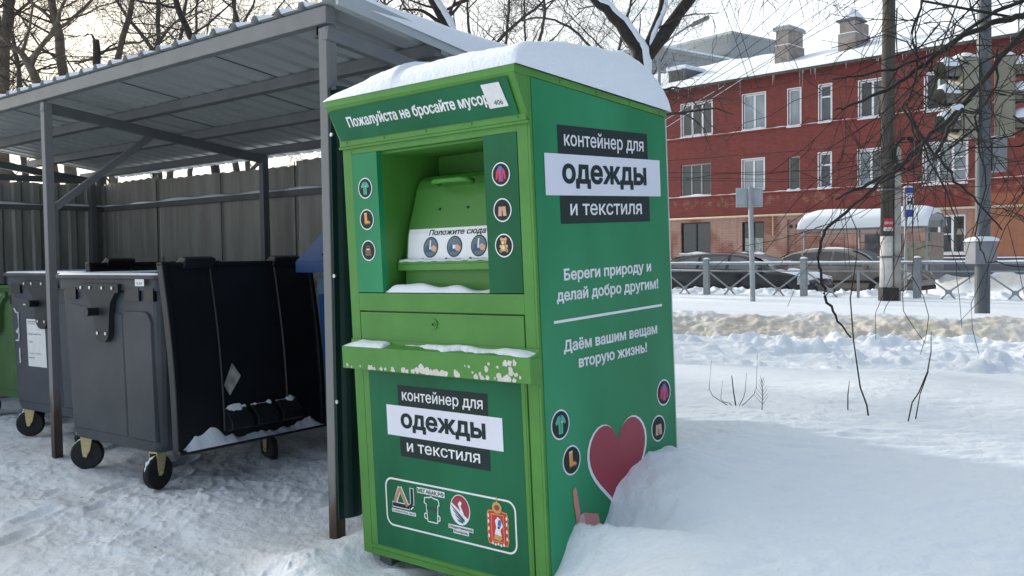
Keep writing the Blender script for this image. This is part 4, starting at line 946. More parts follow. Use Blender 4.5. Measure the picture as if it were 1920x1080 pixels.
A=[[(-9.39,17.00,2.32,0.148),(-9.28,17.00,4.37,0.108),(-9.23,17.00,5.24,0.098),(-9.08,17.00,6.20,0.084),(-8.89,17.00,7.35,0.064)],[(-9.22,17.00,5.33,0.049),(-9.04,17.00,5.91,0.034),(-8.69,17.00,6.19,0.025),(-8.19,17.00,6.57,0.020)],[(-9.25,17.00,5.04,0.039),(-9.29,17.00,5.62,0.034),(-9.35,17.00,6.59,0.030)]]
B=[[(-7.35,15.00,2.20,0.087),(-7.58,15.00,4.19,0.069),(-7.73,15.00,4.57,0.065),(-7.86,15.00,4.79,0.048),(-8.07,15.00,4.96,0.035),(-8.45,15.00,5.31,0.022)],[(-7.73,15.00,4.57,0.052),(-7.56,15.00,4.87,0.039),(-7.38,15.00,5.08,0.035),(-7.26,15.00,5.29,0.030),(-6.96,15.00,6.14,0.022)],[(-7.85,15.00,4.79,0.030),(-7.71,15.00,5.21,0.022),(-7.65,15.00,5.55,0.017),(-7.73,15.00,6.15,0.013)]]
C=[[(-7.56,16.00,2.07,0.111),(-7.65,16.00,4.54,0.088),(-7.72,16.00,5.09,0.079),(-7.77,16.00,5.50,0.069),(-7.84,16.00,5.91,0.060),(-7.86,16.00,7.09,0.046)],[(-7.77,16.00,5.50,0.037),(-8.00,16.00,5.73,0.028),(-8.22,16.00,5.92,0.023),(-8.71,16.00,6.37,0.019)],[(-7.69,16.00,5.45,0.032),(-7.45,16.00,5.63,0.028),(-7.15,16.00,5.90,0.023),(-6.74,16.00,6.44,0.019)]]
D=[[(-8.21,19.00,2.17,0.099),(-8.03,19.00,5.41,0.066),(-7.91,19.00,5.86,0.061),(-7.70,19.00,6.51,0.055),(-7.61,19.00,6.94,0.050),(-7.46,19.00,8.33,0.033)],[(-7.98,19.00,5.76,0.033),(-8.33,19.00,5.68,0.028),(-8.55,19.00,5.55,0.022),(-8.88,19.00,5.45,0.017)],[(-7.91,19.00,5.84,0.028),(-7.54,19.00,5.86,0.022),(-7.01,19.00,6.07,0.022),(-6.78,19.00,6.28,0.017),(-6.23,19.00,6.49,0.011)]]
E=[[(-6.21,14.00,1.98,0.081),(-6.18,14.00,4.27,0.061),(-6.20,14.00,4.55,0.057),(-6.21,14.00,4.75,0.045)],[(-6.20,14.00,4.67,0.024),(-6.27,14.00,4.83,0.016),(-6.37,14.00,4.81,0.012),(-6.69,14.00,4.83,0.008)],[(-6.18,14.00,4.55,0.020),(-6.05,14.00,4.61,0.016),(-5.89,14.00,4.70,0.012)]]
F=[[(-7.99,21.00,2.23,0.061),(-7.92,21.00,6.02,0.055),(-7.91,21.00,6.68,0.049),(-7.89,21.00,7.27,0.049),(-7.84,21.00,8.69,0.036)]]
G=[[(-4.67,15.00,1.99,0.078),(-5.09,15.00,4.94,0.056),(-5.19,15.00,5.18,0.052),(-5.33,15.00,5.52,0.048),(-5.58,15.00,6.37,0.039)],[(-5.31,15.00,5.48,0.026),(-5.61,15.00,5.54,0.022),(-5.99,15.00,5.61,0.017),(-6.46,15.00,5.75,0.013)],[(-5.15,15.00,5.01,0.022),(-4.84,15.00,5.21,0.017),(-4.49,15.00,5.51,0.013),(-4.14,15.00,5.84,0.009)]]
H=[[(-7.72,20.00,2.20,0.052),(-7.65,20.00,5.92,0.046),(-7.93,20.00,6.32,0.041),(-8.17,20.00,6.61,0.035),(-8.44,20.00,7.06,0.029),(-8.71,20.00,7.69,0.023)],[(-7.65,20.00,5.92,0.035),(-7.44,20.00,6.20,0.029),(-7.20,20.00,6.48,0.023),(-6.79,20.00,6.76,0.017),(-6.09,20.00,7.31,0.012)]]
I=[[(-4.79,17.00,2.25,0.049),(-4.90,17.00,5.64,0.039),(-4.99,17.00,5.95,0.034),(-5.02,17.00,6.72,0.030)],[(-4.88,17.00,5.66,0.025),(-4.65,17.00,6.04,0.020),(-4.57,17.00,6.33,0.015)]]
J=[[(-1.04,11.50,2.62,0.093),(-1.40,11.50,4.28,0.080),(-1.57,11.50,4.44,0.080),(-1.74,11.50,4.60,0.077),(-2.56,11.50,5.52,0.060)],[(-2.07,11.50,4.15,0.030),(-1.96,11.50,4.41,0.027),(-1.87,11.50,4.67,0.020)]]
K=[[(-0.39,12.00,2.67,0.090),(-0.73,12.00,4.27,0.073),(-0.81,12.00,4.44,0.069),(-0.97,12.00,4.73,0.063),(-1.24,12.00,5.61,0.049)],[(-0.79,12.00,4.42,0.028),(-1.02,12.00,4.54,0.024),(-1.19,12.00,4.61,0.017),(-1.36,12.00,4.62,0.014)]]
LL=[[(1.79,12.50,2.47,0.116),(1.78,12.50,3.76,0.109),(1.77,12.50,4.04,0.109),(1.73,12.50,4.22,0.101),(1.52,12.50,4.51,0.087),(1.34,12.50,4.72,0.080),(1.16,12.50,4.87,0.072),(0.63,12.50,5.48,0.058)],[(1.79,12.50,3.94,0.087),(1.97,12.50,4.22,0.094),(2.19,12.50,4.50,0.087),(2.42,12.50,4.80,0.080),(2.85,12.50,5.45,0.062)],[(1.87,12.50,4.15,0.065),(1.93,12.50,4.36,0.058),(2.06,12.50,4.68,0.051),(2.09,12.50,4.89,0.047),(2.14,12.50,5.53,0.036)],[(2.85,12.5,5.45,.05),(3.4,12.55,5.75,.04),(4.0,12.6,5.9,.03),(4.6,12.6,5.8,.02)]]
MM=[[(-0.06,16.00,3.07,0.037),(-0.05,16.00,4.98,0.023),(-0.01,16.00,5.44,0.023),(0.02,16.00,5.80,0.019),(0.06,16.00,6.52,0.014)],[(-0.36,16.00,4.94,0.032),(-0.03,16.00,5.26,0.028),(0.29,16.00,5.53,0.023),(0.62,16.00,5.79,0.019),(0.99,16.00,6.24,0.014)],[(1.57,16.00,4.87,0.023),(1.33,16.00,5.06,0.023),(1.05,16.00,5.33,0.023),(0.80,16.00,5.45,0.019),(0.43,16.00,5.49,0.014),(0.11,16.00,5.42,0.009)]]
NEAR=[([(3.86,6.50,3.09,0.026),(3.60,6.50,3.07,0.023),(3.43,6.50,3.03,0.021),(3.19,6.50,2.93,0.019),(3.01,6.50,2.81,0.017),(2.82,6.50,2.67,0.015),(2.64,6.50,2.55,0.013),(2.41,6.50,2.46,0.009),(2.27,6.50,2.42,0.006)],(4.46,6.6,3.0)),
([(3.72,6.20,3.01,0.022),(3.44,6.20,2.89,0.020),(3.23,6.20,2.64,0.018),(3.02,6.20,2.37,0.018),(2.82,6.20,2.20,0.016),(2.64,6.20,2.03,0.014),(2.50,6.20,1.93,0.013),(2.31,6.20,1.84,0.011),(2.18,6.20,1.78,0.005)],(4.45,6.55,2.6)),
([(2.55,6.00,2.01,0.012),(2.36,6.00,1.85,0.010),(2.24,6.00,1.74,0.010),(2.11,6.00,1.64,0.010),(2.02,6.00,1.54,0.010),(2.00,6.00,1.38,0.010),(2.02,6.00,1.23,0.009),(2.05,6.00,1.10,0.009),(2.12,6.00,0.98,0.007),(2.21,6.00,0.87,0.005)],None),
([(2.83,5.80,2.31,0.013),(2.75,5.80,2.20,0.012),(2.67,5.80,2.03,0.012),(2.65,5.80,2.00,0.003)],None),
([(3.92,6.80,3.32,0.016),(3.57,6.80,3.17,0.014),(3.15,6.80,2.89,0.012),(2.83,6.80,2.76,0.010),(2.37,6.80,2.69,0.006)],(4.5,6.65,3.5)),
([(2.37,5.60,2.30,0.008),(2.56,5.60,2.03,0.008),(2.69,5.60,1.85,0.008),(2.84,5.60,1.72,0.006),(2.98,5.60,1.55,0.005)],None),
([(3.26,6.20,2.76,0.009),(3.26,6.20,2.53,0.007),(3.12,6.20,2.32,0.007),(3.19,6.20,1.85,0.005),(3.12,6.20,1.53,0.005),(3.20,6.20,1.35,0.004),(3.45,6.20,1.31,0.004)],None),
([(2.85,6.40,3.15,0.009),(2.78,6.40,2.93,0.009),(2.82,6.40,2.68,0.007),(2.74,6.40,2.42,0.007),(2.91,6.40,2.06,0.006),(3.11,6.40,1.61,0.004)],(3.6,6.6,3.07))]
STEMS=[([(2.16,5.55,0.45,0.011),(2.14,5.55,0.50,0.010),(2.10,5.55,0.61,0.010),(2.06,5.55,0.89,0.008),(2.04,5.55,1.15,0.008),(2.08,5.55,1.41,0.006),(2.08,5.55,1.56,0.006),(2.02,5.55,1.70,0.005)],'tall crooked bare sapling standing in the fresh snow, its top lost among the boughs',0),
([(2.31,5.40,0.44,0.008),(2.35,5.40,0.54,0.008),(2.39,5.40,0.60,0.008),(2.44,5.40,0.72,0.008),(2.46,5.40,0.84,0.006),(2.46,5.40,0.96,0.003)],'bare shoot bending upright out of the fresh snow, right of the tall sapling',0),
([(2.40,5.50,0.47,0.008),(2.44,5.50,0.57,0.006),(2.49,5.50,0.71,0.006)],'short bare shoot leaning against the taller bent shoot in the fresh snow',0),
([(2.08,5.70,0.45,0.008),(2.08,5.70,0.54,0.007),(2.09,5.70,0.63,0.003)],'short straight bare stick left of the tall sapling in the fresh snow',0)]
limb_tree('bare_tree', 'bare tree with a thick grey trunk at the left edge, above the shed roof', A, BARK_B, 4.2, 1.3)
limb_tree('bare_tree', 'bare tree forking low into two curved boughs, left of the thick straight trunk', B, BARK_B, 4.2, 1.2)
limb_tree('bare_tree', 'bare tree with the thick straight brown trunk above the left shed post', C, BARK_B, 4.2, 1.3)
limb_tree('bare_tree', 'slender bare tree leaning right beside the broken stump', D, BARK_B, 4.0, 1.3)
limb_tree('bare_tree', 'broken off tree stump with a few thin shoots above the shed roof', E, BARK_D, 3.5, .9)
limb_tree('bare_tree', 'thin straight pale tree trunk rising behind the shed roof', F, BARK, 3.6, 1.3)
limb_tree('bare_tree', 'dark bare tree leaning left over the middle of the shed roof', G, BARK_D, 4.2, 1.2)
limb_tree('bare_tree', 'thin bare tree crossing behind the pale straight trunk', H, BARK, 4.0, 1.2)
limb_tree('bare_tree', 'bare sapling behind the middle of the shed roof', I, BARK, 4.0, 1.2)
limb_tree('bare_tree', 'leaning tree with snow plastered along its broad trunk, behind the shed ridge', J, BARK_D, 3.8, 1.1, snow={0:'r'})
limb_tree('bare_tree', 'leaning dark tree with patches of snow above the roof slope by the container', K, BARK_D, 4.0, 1.2, snow={0:'r'})
limb_tree('bare_tree', 'big forked tree with snow in its crotch right behind the container', LL, BARK_D, 4.4, 1.2, snow={0:'r',2:'r'}, droop=.35, lvl=2)
limb_tree('bare_tree', 'spindly bare tree with arching thin branches above the container roof', MM, BARK, 5.0, 1.2, droop=.05)
# thicket further back, each tree its own
def back_tree(x, y, h, label, seed, dens=1.5):
    global nrg
    nrg = np.random.default_rng(seed); g = gz(x, y); P = []
    lx, ly_ = nrg.normal(0, .06), nrg.normal(0, .06)
    for k in range(7):
        z = h*k/6; P.append((x+lx*z+nrg.normal(0,.12), y+ly_*z, g+z, .11*(1-k/6.5)+.012))
    limbs = [P]
    for k in range(6):
        i = 1+int(nrg.integers(1, 5)); a = nrg.uniform(0, 6.28); L = h*nrg.uniform(.2,.4); q = P[i]
        limbs.append([(q[0],q[1],q[2],q[3]*.6)]+[(q[0]+math.cos(a)*L*t*.8+nrg.normal(0,.1), q[1]+math.sin(a)*L*t*.8, q[2]+L*t*.85+nrg.normal(0,.05), q[3]*.6*(1-t*.75)) for t in (.33,.66,1)])
    limb_tree('bare_tree', label, limbs, BARK, dens, 1.5, 2, 0, .08, group='bare trees far behind the shed', kids=4, zmin=2.2)
for i, (x, y, h) in enumerate(((-14.5,27,10),(-12.2,24,9),(-9.8,26,11),(-7.6,25,9.5),(-5.2,28,11),(-3.2,23,9),(-1.6,27,10),(.6,25,9),(2.3,29,10.5),(4.3,33,10),(-11,32,12),(-6.4,34,12),(-17.5,30,12),(-.4,35,12))):
    back_tree(x, y, h, 'grey bare tree in the thicket far behind the shed, its twigs mixing with its neighbours', 100+i, 2.2 if y < 30 else 1.8)
nrg = np.random.default_rng(77)
# tree with hanging twigs behind the brick house and the one whose boughs reach in from the right
# near tree at the right: boughs reach in over the snow
near = thing('bare_tree', 'near dark tree reaching bare boughs in from the right edge, over the snow', 'tree', loc=(4.6,6.6,gz(4.6,6.6)))
off = np.array(near.location)
mb = MB(); mb.tube(np.array([(4.6,6.6,.2),(4.55,6.6,1.2),(4.45,6.55,2.2),(4.5,6.6,3.4),(4.6,6.7,4.6)])-off, [.10,.09,.085,.07,.05], 10); mb.build('trunk', BARK_D, near, smooth=True)
tws = MB()
for L, hook in NEAR:
    P = [np.array(q) for q in L]; mb = MB(); pts = []; rad = []
    if hook is not None: pts = [np.array(hook)]; rad = [L[0][3]*1.25]
    for a, b in zip(P, P[1:]):
        for k in range(4):
            q = a+(b-a)*k/4; pts.append(q[:3]+nrg.normal(0, .006, 3)); rad.append(q[3])
    pts.append(P[-1][:3]); rad.append(P[-1][3])
    mb.tube(np.array(pts)-off, rad, 8); mb.build('bough', BARK_D, near, smooth=True)
    for a, b in zip(P, P[1:]):
        ln = np.linalg.norm(b[:3]-a[:3])
        for _ in range(nrg.poisson(ln*(3.4 if a[2] > 2.0 else 1.0))):
            T = (b[:3]-a[:3])/ln; sd = nrg.normal(0, 1, 3); sd[1] *= .6; sd -= T*np.dot(sd, T); sd /= np.linalg.norm(sd)
            twig(tws, a[:3]+(b[:3]-a[:3])*nrg.random()-off, sd+T*.7+np.array([0,0,-.15]), nrg.uniform(.35,.95), min(.0065, max(.003, b[3]*.45)), 1, .22, 0, 0, 2, .26)
for _ in range(84):   # long whippy shoots
    q = np.array([nrg.uniform(2.75,4.3), nrg.uniform(5.9,7.2), nrg.uniform(1.75,3.7)]); q[2] = max(q[2], 2.95-.45*(q[0]-2.2))
    twig(tws, q-off, (nrg.normal(-.3,.6), nrg.normal(0,.3), nrg.normal(-.2,.55)), nrg.uniform(.6,1.6), nrg.uniform(.0035,.0085), 1, .16, 0, 0, 2, .26)
tws.build('twigs', BARK_D, near)
sn = MB(); 
for c, r in (((2.99,6.19,2.385),(.045,.028,.022)),):
    sn.grid(lambda u, v: (c[0]-off[0]+r[0]*math.cos(2*math.pi*u)*math.sin(math.pi*v), c[1]-off[1]+r[1]*math.sin(2*math.pi*u)*math.sin(math.pi*v), c[2]-off[2]+r[2]*math.cos(math.pi*v)), 12, 8)
sn.build('branch_snow', SNOW, near, smooth=True)
# shoots standing in the fresh snow
for L, lab, n_ in STEMS:
    base = L[0]; o = thing('sapling', lab, 'sapling', loc=(base[0], base[1], gz(base[0], base[1]))); off = np.array(o.location)
    P = np.array(L, float); pts = [np.array([base[0], base[1], off[2]-.08])]+[q[:3] for q in P[1:]]; mb = MB(); mb.tube(np.array(pts)-off, np.concatenate([[P[0,3]], P[1:,3]])*.5, 7); mb.build('stem', BARK_D, o, smooth=True)
    mb = MB()
    for k in range(n_):
        q = P[1+k % (len(P)-1)][:3]; twig(mb, q-off, (nrg.normal(0,.8), nrg.normal(0,.3), nrg.uniform(.0,.9)), nrg.uniform(.12,.35), .0028, 1, .1, 0, 0, 2)
    if n_: mb.build('twigs', BARK_D, o)
for (x, y, h, n_, lab) in ((1.46,6.0,.30,7,'low tuft of thin dry stems bowed into the fresh snow'),(1.55,5.72,.20,9,'tiny pale weed beside the bowed stems in the fresh snow')):
    g = gz(x, y); o = thing('dry_weed', lab, 'weed', loc=(x, y, g)); mb = MB()
    if n_ == 7:
        for s_, h1, h2, yo in ((-.17,.11,.30,.0),(.13,.12,.34,.01),(-.09,.04,.16,.02),(.05,.10,.22,-.01)):
            mb.tube([(0,0,-.03),(s_*.45,yo,.015),(s_*.9,yo,h1*.6),(s_*1.05,yo*2,h1),(s_*1.02+.01,yo*2,h2)], [.0028,.0024,.0022,.0018,.0012], 4)
        mb.tube([(0,0,-.03),(-.02,0,.1),(-.03,0,.2)], [.005,.004,.003], 5)
    else:
        mb.tube([(0,0,-.03),(.005,0,.1),(0,0,h)], [.003,.0025,.0015], 4)
        for k in range(12): z = .03+.013*k; s_ = (-1 if k % 2 else 1); mb.tube([(0,0,z),(s_*.05*(1-k/16),nrg.normal(0,.02),z+.05)], [.0018,.001], 3)
    mb.build('stems', pm('dry_stem', (.16,.13,.10), .9) if n_ == 9 else BARK_D, o)
WIRES=[[(11.81,30.00,9.45,0.017),(9.61,30.00,8.30,0.017),(5.13,30.00,5.52,0.017)],
[(10.54,30.00,9.46,0.017),(8.37,30.00,8.05,0.017),(5.07,30.00,6.12,0.017)],
[(9.74,30.00,9.47,0.017),(8.03,30.00,8.22,0.017),(5.83,30.00,6.61,0.017)],
[(11.13,30.00,9.54,0.017),(8.54,30.00,7.70,0.017),(5.08,30.00,5.75,0.017)],
[(8.98,30.00,9.48,0.017),(6.65,30.00,7.47,0.017),(4.91,30.00,6.04,0.017)],
[(16.66,30.00,4.28,0.017),(12.44,30.00,3.91,0.017),(8.96,30.00,3.77,0.017),(5.07,30.00,3.87,0.017)],
[(16.66,30.00,4.14,0.017),(12.44,30.00,3.82,0.017),(8.96,30.00,3.70,0.017),(5.07,30.00,3.79,0.017)],
[(11.99,30.00,4.00,0.017),(10.43,30.00,4.06,0.017),(7.32,30.00,4.01,0.017),(5.07,30.00,4.03,0.017)],
[(12.68,30.00,7.90,0.017),(10.44,30.00,7.28,0.017),(8.37,30.00,6.76,0.017),(5.95,30.00,6.54,0.017)],
[(6.87,30.00,9.51,0.017),(7.26,30.00,8.49,0.017),(7.59,30.00,7.46,0.017)],
[(7.14,30.00,9.51,0.017),(7.51,30.00,8.48,0.017),(7.82,30.00,7.46,0.017)],
[(16.65,30.00,5.53,0.017),(12.68,30.00,5.07,0.017),(10.44,30.00,4.76,0.017),(5.07,30.00,4.41,0.017)],]

# ------------------------------------------------------------------ red brick house across the road
def brick_material():
    m = bpy.data.materials.new('painted_brick'); m.use_nodes = True; t = m.node_tree; b = t.nodes['Principled BSDF']; N = t.nodes.new; L = t.links.new
    b.inputs['Roughness'].default_value = .8
    co = N('ShaderNodeTexCoord'); sp = N('ShaderNodeSeparateXYZ'); L(co.outputs['Object'], sp.inputs[0])
    cb = N('ShaderNodeCombineXYZ'); L(sp.outputs['X'], cb.inputs[0]); L(sp.outputs['Z'], cb.inputs[1])
    def brick(c1, c2, mo):
        k = N('ShaderNodeTexBrick'); k.inputs['Scale'].default_value = 1; k.inputs['Brick Width'].default_value = .26; k.inputs['Row Height'].default_value = .082; k.inputs['Mortar Size'].default_value = .007
        k.inputs['Color1'].default_value = c1+(1,); k.inputs['Color2'].default_value = c2+(1,); k.inputs['Mortar'].default_value = mo+(1,); L(cb.outputs[0], k.inputs[0]); return k
    red = brick((.20,.040,.034), (.15,.030,.026), (.19,.058,.05)); raw = brick((.25,.10,.07), (.18,.062,.045), (.30,.20,.16)); pink = brick((.36,.22,.175), (.31,.18,.14), (.40,.31,.27))
    n1 = N('ShaderNodeTexNoise'); n1.inputs['Scale'].default_value = .55; n1.inputs['Detail'].default_value = 7; L(cb.outputs[0], n1.inputs[0])
    n2 = N('ShaderNodeTexNoise'); n2.inputs['Scale'].default_value = 3.5; n2.inputs['Detail'].default_value = 8; L(cb.outputs[0], n2.inputs[0])
    def mth(op, a, c, cl=False):
        k = N('ShaderNodeMath'); k.operation = op; k.use_clamp = cl
        for i, v in enumerate((a, c)):
            if isinstance(v, (int, float)): k.inputs[i].default_value = v
            else: L(v, k.inputs[i])
        return k.outputs[0]
    def mixc(f, a, c):
        k = N('ShaderNodeMix'); k.data_type = 'RGBA'; L(f, k.inputs[0]); L(a, k.inputs[6]); L(c, k.inputs[7]); return k.outputs[2]
    # bare brick shows where paint has worn between ground and first floor
    zz = mth('SUBTRACT', sp.outputs['Z'], 3.75); zz = mth('MULTIPLY', mth('ABSOLUTE', zz, 0), -1.1); wear = mth('ADD', mth('ADD', zz, mth('MULTIPLY', n2.outputs[0], 2.2)), mth('MULTIPLY', n1.outputs[0], 1.5)); wear = mth('MULTIPLY', mth('SUBTRACT', wear, 1.75), 4, True)
    wear2 = mth('MULTIPLY', mth('SUBTRACT', mth('MULTIPLY', n2.outputs[0], n1.outputs[0]), .36), 9, True); wear = mth('MAXIMUM', wear, mth('MULTIPLY', wear2, .6))
    up = mixc(mth('MULTIPLY', wear, .8), red.outputs[0], raw.outputs[0])
    low = mixc(mth('MULTIPLY', mth('SUBTRACT', n1.outputs[0], .47), 12, True), pink.outputs[0], raw.outputs[0])
    zf = mth('MULTIPLY', mth('SUBTRACT', sp.outputs['Z'], 3.02), 40, True)
    fin = mixc(zf, low, up)
    # thin rusty paint over the right-hand ground floor
    rt = mth('MULTIPLY', mth('MULTIPLY', mth('SUBTRACT', sp.outputs['X'], 12.75), 6, True), mth('MULTIPLY', mth('SUBTRACT', 3.55, sp.outputs['Z']), 10, True))
    ob = N('ShaderNodeRGB'); ob.outputs[0].default_value = (.33,.125,.065,1)
    fin = mixc(mth('MULTIPLY', rt, mth('ADD', mth('MULTIPLY', n2.outputs[0], .6), .5), True), fin, ob.outputs[0])
    # grime streaks under the eaves
    n3 = N('ShaderNodeTexNoise'); n3.inputs['Scale'].default_value = 1; mpn = N('ShaderNodeMapping'); mpn.inputs['Scale'].default_value = (5,.35,1); L(cb.outputs[0], mpn.inputs[0]); L(mpn.outputs[0], n3.inputs[0])
    dk = N('ShaderNodeRGB'); dk.outputs[0].default_value = (.10,.03,.025,1)
    fin = mixc(mth('MULTIPLY', mth('MULTIPLY', mth('SUBTRACT', n3.outputs[0], .5), 3, True), .45), fin, dk.outputs[0])
    L(fin, b.inputs['Base Color']); return m
BRICK = brick_material()
SLATE = pm('plinth_slate', (.075,.085,.11), .7, .12, 2); UPVC = pm('upvc', (.74,.75,.77), .45, .03); OLDF = pm('old_frame', (.36,.35,.33), .7, .2, 12)
def glass(n, c, r=.06): return pm(n, c, r, .25, .9, spec=.8)
GL_D = glass('glass_dark', (.022,.026,.03)); GL_P = glass('glass_curtain', (.24,.28,.31), .12); GL_M = glass('glass_mid', (.085,.10,.115), .08)
CHIM = pm('chimney_brick', (.26,.215,.195), .9, c2=(.36,.32,.30), scale=3.5, bump=.3, bscale=20); PIPE = pm('gas_pipe', (.55,.47,.34), .6, .1); ICE = pm('ice', (.42,.40,.42), .15, .1)
M_B = Matrix.Translation((8.86,45,0)) @ Matrix.Rotation(R(-45), 4, 'Z')
def brick_house():
    root = thing('brick_house', 'long red brick house with a snowy roof and two chimneys across the road', 'house', M_B)
    wins = [(-.61,1.12,7.02,8.6,3,'d',UPVC),(2.79,3.94,7.0,8.62,2,'p',UPVC),(5.08,5.67,6.93,8.58,1,'p',UPVC),(6.55,7.10,6.96,8.56,1,'v',UPVC),(8.33,9.44,6.92,8.48,2,'d',UPVC),(11.05,12.05,6.9,8.4,2,'d',UPVC),
            (-.66,1.04,4.12,5.66,3,'d',OLDF),(2.75,3.87,4.24,5.64,2,'p',UPVC),(5.07,5.63,4.1,5.6,1,'d',OLDF),(6.52,7.08,4.1,5.62,1,'v',UPVC),(8.29,9.35,4.05,5.6,2,'m',UPVC),(11.0,12.65,3.98,5.62,3,'p',UPVC),
            (-.69,1.0,1.33,2.83,2,'d',BIN_K),(2.71,3.85,1.3,2.76,2,'c',BIN_K),(11.07,12.6,1.2,2.74,3,'d',UPVC),
            (15.2,16.7,4.0,5.6,3,'d',UPVC),(15.2,16.7,6.95,8.5,3,'d',UPVC),(-4.4,-3.2,4.1,5.6,2,'d',UPVC),(-4.4,-3.2,7.0,8.55,2,'d',UPVC)]
    niche = (5.01,5.6,1.28,2.80)
    x0, x1, zt = -12, 26, 9.36
    b = MB(); xs = sorted({x0, x1, niche[0], niche[1]} | {w_[0] for w_ in wins} | {w_[1] for w_ in wins}); zs = sorted({0, zt, niche[2], niche[3]} | {w_[2] for w_ in wins} | {w_[3] for w_ in wins})
    holes = [w_[:4] for w_ in wins]+[niche]
    for xa, xb in zip(xs, xs[1:]):
        for za, zb in zip(zs, zs[1:]):
            cx_, cz_ = (xa+xb)/2, (za+zb)/2
            if any(h[0] < cx_ < h[1] and h[2] < cz_ < h[3] for h in holes): continue
            b.add([(xa,0,za),(xb,0,za),(xb,0,zb),(xa,0,zb)], [(0,1,2,3)])
    for h in holes:
        d = .14; A_ = [(h[0],h[2]),(h[1],h[2]),(h[1],h[3]),(h[0],h[3])]
        for (xa,za),(xb,zb) in zip(A_, A_[1:]+A_[:1]): b.add([(xa,0,za),(xb,0,zb),(xb,d,zb),(xa,d,za)], [(0,1,2,3)])
    b.box((x0,11.9,0),(x1,12,zt)); b.box((x0-.1,0.005,0),(x0,12,zt)); b.box((x1,0.005,0),(x1+.1,12,zt)); b.add([(niche[0],.10,niche[2]),(niche[1],.10,niche[2]),(niche[1],.10,niche[3]),(niche[0],.10,niche[3])], [(0,1,2,3)])
    wall = b.build('wall', BRICK, root)
    for c in (5.08,5.36):
        b = MB(); b.box((c,.08,2.40),(c+.14,.095,2.56)); b.build('vent_hole', BIN_K, wall)
    b = MB(); b.box((x0,-.10,-.1),(x1,-.005,1.02)); pl = b.build('plinth', SLATE, root)
    b = MB(); b.box((x0,-.115,1.021),(x1,-.006,1.06)); b.build('plinth_snow', SNOW, pl)
    for z, h in ((6.955,.045),(4.075,.045)):
        b = MB(); b.box((x0,-.05,z-.06),(x1,-.004,z)); c = b.build('string_course', pm('course', (.22,.04,.03), .8), root)
        sn = MB(); sn.grid(lambda u, v: (x0+(x1-x0)*u, -.055+.05*v, z+.001+.035*math.sin(math.pi*v)**.5*(.75+.5*math.sin(u*211)*math.sin(u*97))), 400, 4); sn.build('ledge_snow', SNOW, c, smooth=True)
    b = MB(); b.tube([(x0,-.14,3.02),(4.38,-.14,3.02),(13,-.14,2.98),(x1,-.14,2.95)], .045, 8); b.tube([(4.38,-.14,3.0),(4.38,-.14,2.1),(4.38,-.02,2.05)], .025, 6); b.build('gas_pipe', PIPE, root, smooth=True)
    for (xa,xb,za,zb,n,k,fm) in wins:
        b = MB(); fr = .075 if fm is UPVC else .06; d0, d1 = .075, .128
        b.box((xa,d0,za),(xb,d1,za+fr)); b.box((xa,d0,zb-fr),(xb,d1,zb)); b.box((xa,d0,za+fr),(xa+fr,d1,zb-fr)); b.box((xb-fr,d0,za+fr),(xb,d1,zb-fr))
        for j in range(1, n):
            xm = xa+(xb-xa)*j/n; b.box((xm-fr*.6,d0+.003,za+fr),(xm+fr*.6,d1,zb-fr))
        if k == 'v': b.box((xa+fr,d0+.003,zb-.55),(xb-fr,d1,zb-.48))
        if n == 3 and k == 'p':
            xm = xa+(xb-xa)*2/3; b.box((xm,d0+.002,za+.5),(xb-fr,d1-.02,za+.54)); b.box((xm,d0+.002,za+1.0),(xb-fr,d1-.02,za+1.04))
        if n == 3 and za < 2: xm = xa+(xb-xa)/3; b.box((xm,d0+.002,za+.75),(xm+(xb-xa)/3,d1-.02,za+.79))
        w_ = b.build('window', fm, root)
        cols = {'d':[GL_D]*3,'p':[GL_P]*3,'v':[GL_M]*3,'m':[GL_P,GL_M,GL_M],'c':[GL_D]*3}[k]
        for j in range(n):
            a, c = xa+(xb-xa)*j/n, xa+(xb-xa)*(j+1)/n; b = MB(); b.add([(a+.02,.112,za+.03),(c-.02,.112,za+.03),(c-.02,.112,zb-.03),(a+.02,.112,zb-.03)], [(0,1,2,3)]); b.build('pane', cols[j], w_)
        if k == 'c':
            b = MB(); b.grid(lambda u, v: (xa+.1+(xb-xa-.2)*u, .108-.004*math.sin(u*40), za+.08+.62*v), 40, 2); b.build('net_curtain', pm('net_curtain', (.30,.33,.31), .8, .4, 14), w_)
        if k in ('d','m') and fm is UPVC and n < 3:
            b = MB(); b.grid(lambda u, v: (xa+(xb-xa)*(.52+.40*u), .109-.002*math.sin(u*50), za+.1+(zb-za-.2)*v), 30, 2); b.build('curtain', pm('curtain', (.14,.145,.145), .8, .35, 9), w_)
        if za < 2 and n == 3:
            b = MB(); b.prism([(12.22,1.95),(12.52,1.95),(12.46,2.18),(12.28,2.18)], lambda u, v, h: (u, .1105-h, v), .001); b.build('lamp_shade_inside', pm('shade_inside', (.28,.27,.25), .8), w_)
        b = MB(); b.box((xa-.05,-.08,za-.05),(xb+.05,.075,za-.001)); sl_ = b.build('sill', UPVC, w_)
        sn = MB(); sn.grid(lambda u, v: (xa-.06+(xb-xa+.12)*u, -.09+.16*v, za+.085*math.sin(math.pi*v)**.5*(.6+.4*math.sin(u*9+xa*5))*min(1, 9*min(u,1-u)+.1)), 14, 4); sn.build('sill_snow', SNOW, sl_, smooth=True)
        if fm is UPVC and za > 3:
            b = MB(); b.box((xa-.045,-.012,za-.0),(xa-.003,.07,zb+.045)); b.box((xb+.003,-.012,za),(xb+.045,.07,zb+.045)); b.box((xa-.003,-.012,zb+.003),(xb+.003,.07,zb+.045)); b.build('reveal_trim', UPVC, w_)
    # roof with snow blanket and iced eave
    ez, ey, rzz, ry = 9.36, -.45, 11.5, 6.0
